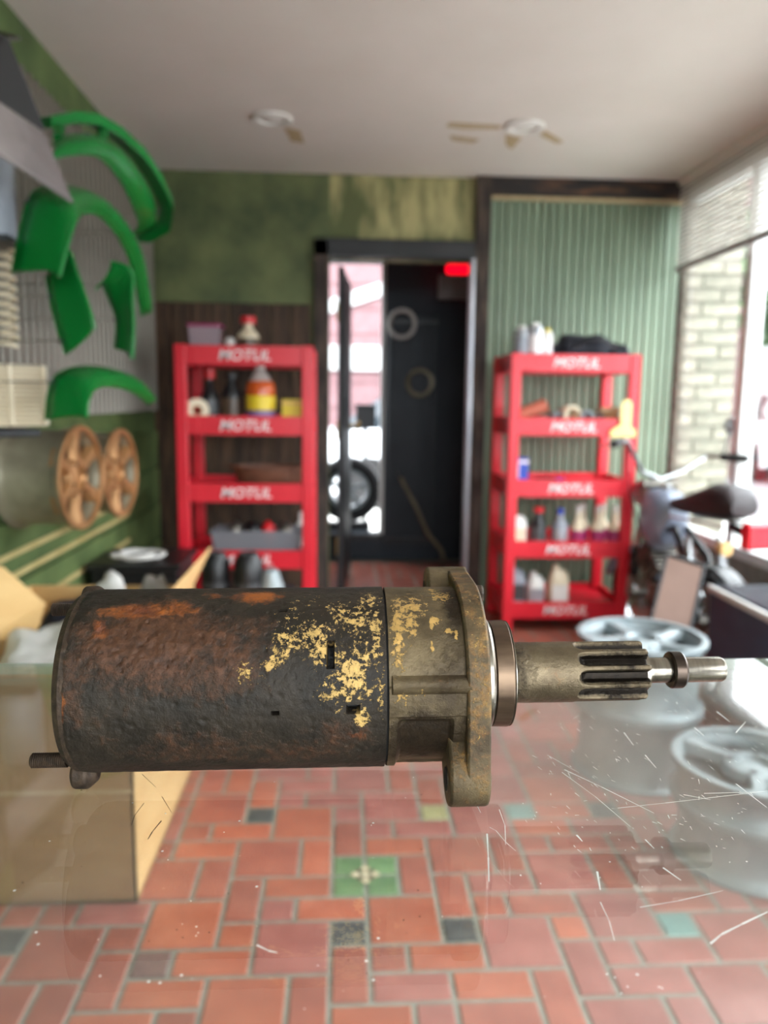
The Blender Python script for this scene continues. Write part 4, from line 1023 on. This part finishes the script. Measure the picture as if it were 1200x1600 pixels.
# grey spoiler panel near the ceiling at the left
spl = thing('spoiler_panel', 'grey and black folded spoiler panel jutting in at the upper left', 'car part', (0, 0, 0))
a_, b_, c_, d__, e_ = at(-60, 20, 1.55), at(8, 62, 1.62), at(66, 205, 1.75), at(112, 314, 1.80), at(-60, 200, 1.50)
MB().prism([a_, b_, c_, at(0, 160, 1.62), at(-60, 120, 1.52)], (.004, .008, .006)).build('dark_face', 'black_plastic', spl, smooth=0, bevel=.002)
MB().prism([at(-60, 120, 1.52), at(0, 160, 1.62), c_, d__, at(0, 240, 1.60), e_], (.004, .008, -.006)).build('grey_face', 'panel_grey', spl, smooth=0, bevel=.002)
MB().tube([e_, at(0, 240, 1.60), d__], .005, 8).build('folded_edge', 'panel_grey', spl)
MB().tube([b_, at(30, 60, 1.9), at(10, 40, 2.3) + Vector((-.1, 0, 0))], .004, 6).build('hanger_wire', 'alloy_dark', spl)
can('hanging_canister', at(4, 372, 1.85) + Vector((-.02, 0, 0)), .05, .20, 'grey_bottle', 'alloy_dark', 'grey-green canister at the left edge above the coil spring', 'canister')
MB().bb(XL, at(4, 372, 1.85).x + .03, 1.80, 1.90, at(4, 372, 1.85).z - .014, at(4, 372, 1.85).z - .001).build('ledge', 'alloy_dark', wall_left, smooth=0)

# ------------------------------------------------------------------ alloy wheels on the floor beyond the counter
def flat_rim(label, loc, r, h, spokes=4, rz=0.0):
    t = rim('alloy_wheel', label, (loc[0], loc[1], loc[2] + h), r, h - .004, 'alloy', 'alloy', spokes, 'alloy_dark', 'Z', 'alloy wheels stacked on the floor')
    t.rotation_euler = (0, 0, rz); return t
flat_rim('lower alloy wheel of the stack beside the leaning picture', (.93, 2.275, 0), .195, .215, 5, .3)
flat_rim('upper alloy wheel of the stack, level with the pinion', (.93, 2.275, .2195), .195, .215, 5, .5)
flat_rim('lower pale alloy wheel under the three-spoked one at the right', (1.045, 1.79, 0), .19, .145, 3, .6)
flat_rim('three-spoked pale alloy wheel topmost of the pair at the right', (1.045, 1.79, .152), .20, .105, 3, 2.2)

# leaning framed board
lb_ = thing('framed_board', 'framed board with a plain pinkish face leaning beside the wheel stack', 'picture', (0, 0, 0))
p_tl, p_tr = at(1041, 862, 2.92), at(1104, 882, 2.86)
dn = (at(1010, 985, 2.72) - p_tl); k_ = p_tl.z / -dn.z
p_bl = p_tl + dn * k_; p_br = p_tr + dn * (p_tr.z / -dn.z)
n_ = (p_tr - p_tl).cross(p_bl - p_tl).normalized()
if n_.y > 0: n_.negate()
MB().prism([p_tl, p_tr, p_br, p_bl], -n_ * .018).build('backing_frame', 'black_plastic', lb_, smooth=0, bevel=.002)
q = lambda u, v: (p_tl.lerp(p_tr, u)).lerp(p_bl.lerp(p_br, u), v) + n_ * .001
MB().prism([q(.07, .03), q(.93, .03), q(.93, .97), q(.07, .97)], n_ * .004).build('face', 'mat_board', lb_, smooth=0)
for (u0, v0), (u1, v1) in (((.04, .015), (.96, .015)), ((.04, .985), (.96, .985)), ((.04, .015), (.04, .985)), ((.96, .015), (.96, .985))):
    MB().tube([q(u0, v0) + n_ * .003, q(u1, v1) + n_ * .003], .007, 6).build('moulding', 'black_plastic', lb_)

# window bench with ribbed top
bn = thing('window_bench', 'dark window bench with a ribbed metal top beneath the shop window', 'bench', (0, 0, 0))
bx0, bx1, by0, by1, bz = 1.44, XR - .005, .35, 2.90, .44
MB().bb(bx0 + .012, bx1, by0, by1, 0, bz - .012).build('bench_body', 'bench_black', bn, smooth=0, bevel=.006)
MB().bb(bx0, bx1, by0, by1, bz - .012, bz).build('top_slab', 'bench_black', bn, smooth=0)
MB().bb(bx0 - .004, bx0 + .012, by0, by1, bz - .02, bz + .006).build('edge_trim', 'edge_white', bn, smooth=0, bevel=.003)
nr = 22
r1 = MB().box((0, 0, 0), (.009, by1 - by0 - .05, .010)).build('top_rib', 'bench_rib', bn, smooth=0, bevel=.002, seg=1)
r1.location = (bx0 + .03, (by0 + by1) / 2, bz + .005)
for k in range(1, nr):
    o = r1.copy(); COL.objects.link(o); o.location = (bx0 + .03 + k * .0145, (by0 + by1) / 2, bz + .005)

# ------------------------------------------------------------------ small moped by the window
mp = thing('moped', 'small black moped with a red tail light parked by the window', 'moped', (1.60, 3.10, 0))
RA = Vector((1.58, 3.16, 0)); fw = Vector((-.19, .98, 0)).normalized(); WBASE = .504
mp.location = RA; mp.rotation_euler = (0, 0, math.atan2(fw.y, fw.x)); mp.scale = (1.05,) * 3
def mwheel(x, r):
    t = MB().lathe([(r*.82, -.030), (r*.94, -.034), (r, -.018), (r, .018), (r*.94, .034), (r*.82, .030)], (x, 0, r), (0, 1, 0), 36, caps=False).build('tyre', 'rubber', mp)
    MB().lathe([(r*.82, -.024), (r*.76, -.02), (r*.76, .02), (r*.82, .024), (r*.82, -.024)], (x, 0, r), (0, 1, 0), 36, caps=False).build('wheel_rim', 'chrome', t)
    MB().cyl((x, -.045, r), (x, .045, r), .022, n=14).build('axle_hub', 'engine_metal', t)
    for k in range(12):
        a = 2 * PI * k / 12
        MB().cyl((x, 0, r), (x + r*.78*math.cos(a), 0, r + r*.78*math.sin(a)), .003, n=5).build('spoke', 'chrome', t)
mwheel(0, .20); mwheel(WBASE, .20)
W_ = WBASE
MB().tube([(0, .05, .20), (.10, .05, .46), (.22, .03, .56), (.38, .02, .50), (W_ - .09, 0, .60)], .016, 8).tube([(0, -.05, .20), (.10, -.05, .46), (.22, -.03, .56)], .016, 8).tube([(.16, 0, .22), (.34, 0, .22), (.42, 0, .40), (W_ - .10, 0, .55)], .016, 8).build('frame', 'frame_black', mp)
for s_ in (-1, 1):
    f_ = MB().tube([(W_, s_*.055, .20), (W_ - .05, s_*.055, .46), (W_ - .10, s_*.05, .72)], [.017, .017, .014], 10).build('fork_leg', 'chrome', mp)
    MB().tube([(W_ - .03, s_*.055, .30), (W_ - .05, s_*.055, .44)], .022, 10).build('fork_boot', 'rubber', mp)
MB().tube([(W_ - .11, -.09, .735), (W_ - .11, .09, .735)], .02, 10).build('fork_yoke', 'engine_metal', mp)
hb = MB()
hb.tube([(W_ - .22, .28, .93), (W_ - .15, .20, .93), (W_ - .12, .10, .79), (W_ - .11, .0, .755), (W_ - .12, -.10, .79), (W_ - .15, -.20, .86), (W_ - .22, -.26, .86)], .011, 8)
hbo = hb.build('handlebar', 'chrome', mp)
MB().tube([(W_ - .31, .36, .925), (W_ - .20, .26, .93)], .017, 10).build('grip', 'rubber', hbo)
MB().tube([(W_ - .30, -.30, .86), (W_ - .20, -.245, .86)], .017, 10).build('grip', 'rubber', hbo)
MB().tube([(W_ - .14, .24, .93), (W_ - .10, .30, .90)], .005, 6).build('brake_lever', 'chrome', hbo)
MB().tube([(W_ - .14, -.24, .86), (W_ - .10, -.30, .85)], .005, 6).build('brake_lever', 'chrome', hbo)
MB().lathe([(.02, 0), (.05, .03), (.062, .07), (.064, .085), (0, .09)], (W_ - .08, 0, .69), (1, 0, -.1), 24).build('headlamp', 'chrome', mp)
tank = MB()
def sec(x, wy, z0, z1): 
    P = []
    for k in range(20):
        a = 2*PI*k/20; c, s_ = math.cos(a), math.sin(a)
        P.append(Vector((x, wy * math.copysign(abs(c) ** .7, c), (z0+z1)/2 + (z1-z0)/2 * math.copysign(abs(s_) ** .7, s_))))
    return P
tank.rings([sec(.24, .045, .58, .66), sec(.27, .075, .48, .70), sec(.33, .095, .44, .72), sec(.39, .09, .46, .72), sec(.42, .05, .54, .68)]).build('fuel_tank', 'tank_grey', mp)
MB().lathe([(.022, 0), (.022, .02), (.016, .024)], (.34, 0, .715), (0, 0, 1), 18).build('filler_cap', 'chrome', mp)
sm = MB(); sm.rings([sec(-.17, .06, .67, .74), sec(-.13, .08, .65, .78), sec(-.04, .088, .645, .785), sec(.06, .085, .64, .745), (sec(.16, .065, .635, .71)), sec(.25, .04, .64, .69)])
sm.build('seat', 'seat_leather', mp, smooth=60)
MB().tube([(-.16, .085, .63), (.22, .06, .615)], .006, 6).tube([(-.16, -.085, .63), (.22, -.06, .615)], .006, 6).build('seat_trim', 'chrome', mp)
fen = MB(); rr_ = []
for k in range(15):
    a = math.radians(20 + 150 * k / 14); rr_.append([Vector((.245*math.cos(a), y, .20 + .245*math.sin(a))) for y in (-.05, -.02, .02, .05)])
fo = fen.rings(rr_, False, False).build('rear_mudguard', 'frame_black', mp); fo.modifiers.new('thickness', 'SOLIDIFY').thickness = .004
fen = MB(); rr_ = []
for k in range(15):
    a = math.radians(10 + 140 * k / 14); rr_.append([Vector((W_ + .235*math.cos(a), y, .20 + .235*math.sin(a))) for y in (-.045, -.02, .02, .045)])
fo = fen.rings(rr_, False, False).build('front_mudguard', 'tank_grey', mp); fo.modifiers.new('thickness', 'SOLIDIFY').thickness = .004
tl_ = MB().box((-.245, 0, .605), (.05, .115, .10)).build('tail_light', 'tail_red', mp, smooth=0, bevel=.012, seg=3)
MB().tube([(-.22, 0, .60), (-.15, 0, .61), (-.10, 0, .62)], .018, 8).build('tail_light_bracket', 'frame_black', mp)
for s_ in (-1, 1):
    MB().lathe([(.015, 0), (.026, .02), (.026, .05), (0, .056)], (-.20, s_*.13, .56), (-1, 0, 0), 16).build('turn_signal', 'card_tan', mp)
    MB().cyl((-.19, s_*.06, .56), (-.19, s_*.13, .56), .006, n=8).build('signal_stalk', 'chrome', mp)
    sh = MB().tube([(0, s_*.075, .22), (.06, s_*.075, .55)], .014, 10).build('shock_absorber', 'chrome', mp)
    pts = []
    for k in range(70):
        a = k / 69 * 2 * PI * 8; f_ = .25 + .6 * k / 69
        pts.append((f_ * .06 + .024 * math.cos(a), s_*.075 + .024 * math.sin(a), .22 + .33 * f_))
    MB().tube(pts, .004, 5).build('shock_spring', 'chrome', mp)
eng = MB().bb(.14, .34, -.07, .07, .18, .30)
eng.build('crankcase', 'engine_metal', mp, smooth=0, bevel=.02, seg=3)
for k in range(7): MB().box((.31 + k * .018, 0, .34 + k * .016), (.012, .13, .11), Matrix.Rotation(-.72, 3, 'Y')).build('cylinder_fin', 'engine_metal', mp, smooth=0)
MB().tube([(.40, -.06, .34), (.42, -.09, .24), (.30, -.10, .16), (.10, -.11, .16), (-.16, -.12, .22)], [.014, .016, .018, .03, .03], 12).build('exhaust', 'chrome', mp)
MB().lathe([(.035, -.01), (.05, 0), (.05, .012), (.035, .02)], (.20, -.085, .24), (0, -1, 0), 20).build('flywheel_cover', 'chrome', mp)
MB().tube([(W_ - .13, .18, .90), (W_ - .06, .12, .70), (W_ - .08, .06, .50), (W_ - .02, .05, .25)], .004, 6).tube([(W_ - .13, -.18, .85), (W_ - .02, -.10, .74), (.34, -.05, .50)], .004, 6).build('control_cable', 'rubber', mp)
mr = MB().lathe([(.0, 0), (.038, .002), (.042, .012), (.03, .02), (0, .022)], (W_ - .18, -.30, 1.0), (-1, 0.2, 0), 20).build('mirror', 'chrome', mp)
MB().tube([(W_ - .20, -.25, .86), (W_ - .185, -.29, .99)], .005, 6).build('mirror_stalk', 'chrome', mr)

# ------------------------------------------------------------------ room behind the doorway
RZ, RY = ZC, 5.50
w = MB().bb(XL, -.10, RY, RY + T, 0, RZ).bb(.275, XR, RY, RY + T, 0, RZ).bb(-.10, .275, RY, RY + T, 0, .19).bb(-.10, .275, RY, RY + T, 2.09, RZ)
wall_rear = struct(w.build('wall_rear', 'wall_slate', smooth=0))
struct(MB().bb(XL - .1, XL, YB + T, RY + T, 0, RZ).build('wall_rear_left', 'wall_slate', smooth=0))
struct(MB().bb(1.02, 1.12, YB + T, RY, 0, RZ).build('wall_rear_right', 'wall_slate', smooth=0))
MB().bb(.262, .292, RY - .03, RY + .01, .19, 2.09).build('opening_trim', 'window_white', wall_rear, smooth=0, bevel=.003)
MB().bb(-.12, .29, RY - .04, RY + .01, .15, .19).build('threshold', 'black_plastic', wall_rear, smooth=0)
struct(MB().bb(.672, .688, YB - .055, YB + .06, 0, DZ).build('trim_1', 'silver_can', smooth=0))
# open door leaf, swung into the back room
door = struct(MB().bb(0, .028, 0, .74, .02, DZ - .02).build('door_1', 'door_black', smooth=0, bevel=.003))
door.location = (-.030, YB + .135, 0); door.rotation_euler = (0, 0, math.radians(-4.2))
for z in (.32, .98, 1.62):
    MB().bb(-.006, .0, -.012, .03, z - .05, z + .05).build('hinge', 'brass', door, smooth=0, bevel=.002)
MB().lathe([(.012, 0), (.012, .03), (.028, .045), (.028, .06), (.01, .07)], (.028, .68, .98), (1, 0, 0), 18).build('door_knob', 'brass', door)
for z0, z1 in ((.18, .85), (1.05, 1.75)):
    MB().bb(.028, .034, .10, .64, z0, z1).build('door_panel', 'door_black', door, smooth=0, bevel=.003)
# dark bar rack on the rear wall
rk = thing('bar_rack', 'tall dark rack of vertical bars on the back room wall', 'rack', (.46, RY - .05, .12))
for z in (.02, 1.55): MB().bb(-.16, .20, -.02, .02, z, z + .03).build('cross_rail', 'frame_black', rk, smooth=0, bevel=.003)
for k in range(8): MB().bb(-.15 + k * .045, -.13 + k * .045, -.028, .0, 0, 1.60).build('bar', 'rack_grey', rk, smooth=0, bevel=.004)
def hoop(label, x, z, r, mat):
    t = thing('headlamp_ring', label, 'ring', (x, RY - .11, z), group='headlamp rings on the bar rack')
    MB().lathe([(r * .72, -.012), (r * .95, -.014), (r, 0), (r * .95, .012), (r * .75, .014), (r * .72, -.012)], (0, 0, 0), (-.3, -1, 0), 36, caps=False).build('bezel', mat, t)
    MB().tube([(0, 0, r * .9), (0, .03, r + .03)], .004, 6).build('hook', 'alloy_dark', t)
hoop('upper pale headlamp ring hanging on the dark rack', .40, 1.665, .105, 'edge_white')
hoop('lower dull headlamp ring hanging on the dark rack', .53, 1.27, .10, 'barrel_grey')
hz = thing('leaning_hose', 'thin pale hose leaning at the foot of the back room wall', 'hose', (0, 0, 0))
MB().tube([(.40, 5.40, .62), (.52, 5.38, .40), (.60, 5.36, .22), (.70, 5.34, .10), (.72, 5.33, .02)], .014, 8).build('hose_run', 'barrel_grey', hz)
MB().cyl((.385, 5.405, .65), (.405, 5.398, .61), .02, n=10).build('nozzle', 'alloy_dark', hz)
ex = thing('exit_sign', 'small box on the back room wall with a glowing red strip', 'sign', (.735, RY - .22, 1.99))
MB().bb(-.10, .10, -.03, .03, -.17, -.012).build('sign_box', 'panel_grey', ex, smooth=0, bevel=.004)
MB().bb(-.055, .115, -.035, .02, -.005, .055).build('red_lamp', 'exit_red', ex, smooth=0, bevel=.02, seg=4)
MB().bb(-.02, .02, .03, .22, -.10, -.06).build('wall_arm', 'alloy_dark', ex, smooth=0)

# ------------------------------------------------------------------ outdoors
gr = struct(MB().bb(-60, 60, -40, 60, -.30, -.125).build('ground_outside', 'asphalt', smooth=0))
MB().bb(XR + T, 4.2, -12, 16, -.125, -.02).build('pavement', 'pavement', gr, smooth=0)
MB().bb(-8, XR + T, 5.75, 9.0, -.125, -.02).build('pavement', 'pavement', gr, smooth=0)
# timber-clad house seen through the rear opening
h1 = thing('clad_house', 'pale pink clad house with white trim across the rear yard', 'house', (0, 13, -.125))
MB().bb(-6, 7, 0, 6, 0, 5.2).build('wall', 'house_pink', h1, smooth=0)
for k in range(12): MB().bb(-6, 7, -.02, 0, .35 + k * .4, .365 + k * .4).build('clapboard', 'house_pink', h1, smooth=0)
MB().prism([(-6.3, -.3, 5.2), (7.3, -.3, 5.2), (.5, -.3, 7.4)], (0, 6.6, 0)).build('roof', 'panel_grey', h1, smooth=0)
MB().prism([(-.4, -.06, 2.6), (2.2, -.06, 3.5), (2.2, -.06, 3.72), (-.4, -.06, 2.82)], (0, .05, 0)).build('stair_rail', 'house_white', h1, smooth=0)
MB().prism([(-.4, -.06, 3.5), (2.2, -.06, 4.4), (2.2, -.06, 4.6), (-.4, -.06, 3.7)], (0, .05, 0)).build('stair_rail', 'house_white', h1, smooth=0)
MB().bb(-3, 4, -.08, 0, 1.75, 2.15).build('white_band', 'house_white', h1, smooth=0)
def car(label, loc, rz, mat):
    t = thing('parked_car', label, 'car', loc, rz)
    b = MB()
    def s(x, w_, z0, z1): return [Vector((x, -w_, z0)), Vector((x, w_, z0)), Vector((x, w_*1.02, (z0+z1)/2)), Vector((x, w_*.9, z1)), Vector((x, -w_*.9, z1)), Vector((x, -w_*1.02, (z0+z1)/2))]
    b.rings([s(-2.1, .75, .35, .75), s(-1.9, .84, .25, .92), s(-.9, .86, .22, .98), s(.9, .86, .22, .95), s(1.9, .82, .25, .80), s(2.1, .72, .35, .62)]).build('car_body', mat, t, smooth=50)
    c = MB(); c.rings([s(-1.7, .72, .90, .95), s(-1.0, .70, .9, 1.42), s(.3, .70, .9, 1.45), s(1.0, .74, .9, .96)]).build('cabin', 'car_glass', t, smooth=40)
    MB().bb(-.95, .25, -.62, .62, 1.42, 1.47).build('roof_skin', mat, t, smooth=0, bevel=.02)
    for x in (-1.3, 1.3):
        for y in (-.82, .82):
            MB().lathe([(.2, -.09), (.32, -.09), (.33, 0), (.32, .09), (.2, .09)], (x, y, .33), (0, 1, 0), 24).build('wheel', 'rubber', t)
    MB().bb(-2.13, -2.05, -.7, -.45, .62, .78).bb(-2.13, -2.05, .45, .7, .62, .78).build('tail_lamps', 'tail_red', t, smooth=0)
    return t
car('white car parked outside the rear opening', (1.6, 9.2, -.125), 0.0, 'car_white')
car('pale car parked on the street beyond the shop window', (8.2, 13.5, -.125), 1.2, 'car_white')
# spare tyre on a stand just outside the rear opening
ty = thing('yard_tyre', 'black tyre with a bright rim standing in the rear opening', 'tyre', (.045, 5.74, .0))
MB().bb(-.16, .16, -.06, .06, -.02, .24).build('stand', 'black_plastic', ty, smooth=0, bevel=.01)
MB().lathe([(.155, -.05), (.20, -.07), (.235, -.055), (.245, 0), (.235, .055), (.20, .07), (.155, .05), (.155, -.05)], (0, 0, .485), (0, 1, 0), 40, caps=False).build('tyre_carcass', 'rubber', ty)
MB().ring(.13, .157, -.045, .045, (0, 0, .485), (0, 1, 0), 40).build('wheel_rim', 'alloy', ty)
for k in range(5):
    a = 2 * PI * k / 5 + .3
    MB().box((.075 * math.cos(a), 0, .485 + .075 * math.sin(a)), (.12, .03, .035), Matrix.Rotation(-a, 3, 'Y')).build('spoke', 'alloy', ty, smooth=0, bevel=.004)
lbx = thing('letter_box', 'square black letter box in the rear opening above the tyre', 'letter box', (.17, 5.86, .94))
MB().bb(-.075, .075, -.05, .05, 0, .16).build('box_body', 'black_plastic', lbx, smooth=0, bevel=.006)
MB().bb(-.085, .085, -.06, .055, .16, .175).build('box_lid', 'black_plastic', lbx, smooth=0, bevel=.003)
MB().cyl((0, 0, -.96), (0, 0, 0), .018, n=10).build('box_post', 'black_plastic', lbx)
# street across the shop window: white building and trees
h2 = thing('white_building', 'white rendered building across the street beyond the shop window', 'building', (14, 22, -.125))
MB().bb(-5, 12, 0, 8, 0, 3.4).build('wall', 'house_white', h2, smooth=0)
MB().bb(-5.2, 12.2, -.2, 8.2, 3.4, 3.65).build('parapet', 'panel_grey', h2, smooth=0)
for k in range(5): MB().bb(-4 + k * 3.2, -2.4 + k * 3.2, -.05, .02, 1.0, 2.6).build('window', 'car_glass', h2, smooth=0)
h3 = thing('street_building', 'pale building directly across the road from the shop window', 'building', (15, 3, -.125))
MB().bb(0, 8, -16, 10, 0, 4.2).build('wall', 'house_white', h3, smooth=0)
MB().bb(-.2, 8.2, -16.2, 10.2, 4.2, 4.5).build('parapet', 'panel_grey', h3, smooth=0)
for k in range(7): MB().bb(-.05, .02, -15 + k * 3.4, -13.2 + k * 3.4, .9, 2.8).build('window', 'car_glass', h3, smooth=0)
def tree(label, loc, h, r, seed):
    t = thing('street_tree', label, 'tree', loc, group='trees across the street')
    MB().tube([(0, 0, 0), (.05, 0, h * .4), (0, .05, h * .7)], [.16, .12, .07], 8).build('trunk', 'bark', t)
    rnd = random.Random(seed); mb = MB()
    for k in range(900):
        v = Vector((rnd.gauss(0, 1), rnd.gauss(0, 1), rnd.gauss(0, 1))).normalized() * (rnd.random() ** .4) * r
        c = Vector((v.x, v.y, h * .75 + v.z * .8)); a = Vector((rnd.uniform(-1, 1), rnd.uniform(-1, 1), rnd.uniform(-1, 1))).normalized() * .22; b = a.orthogonal().normalized() * .13
        mb.add([c - a, c + b, c + a, c - b], [(0, 1, 2, 3)])
    f_ = mb.build('foliage', 'leaf_green', t, smooth=0, fix=False); f_['kind'] = 'stuff'
tree('leafy street tree nearest the shop window frame', (6.4, 10.2, -.125), 4.2, 1.5, 1)
tree('leafy street tree farther along the street', (11.5, 18, -.125), 5.0, 1.9, 2)
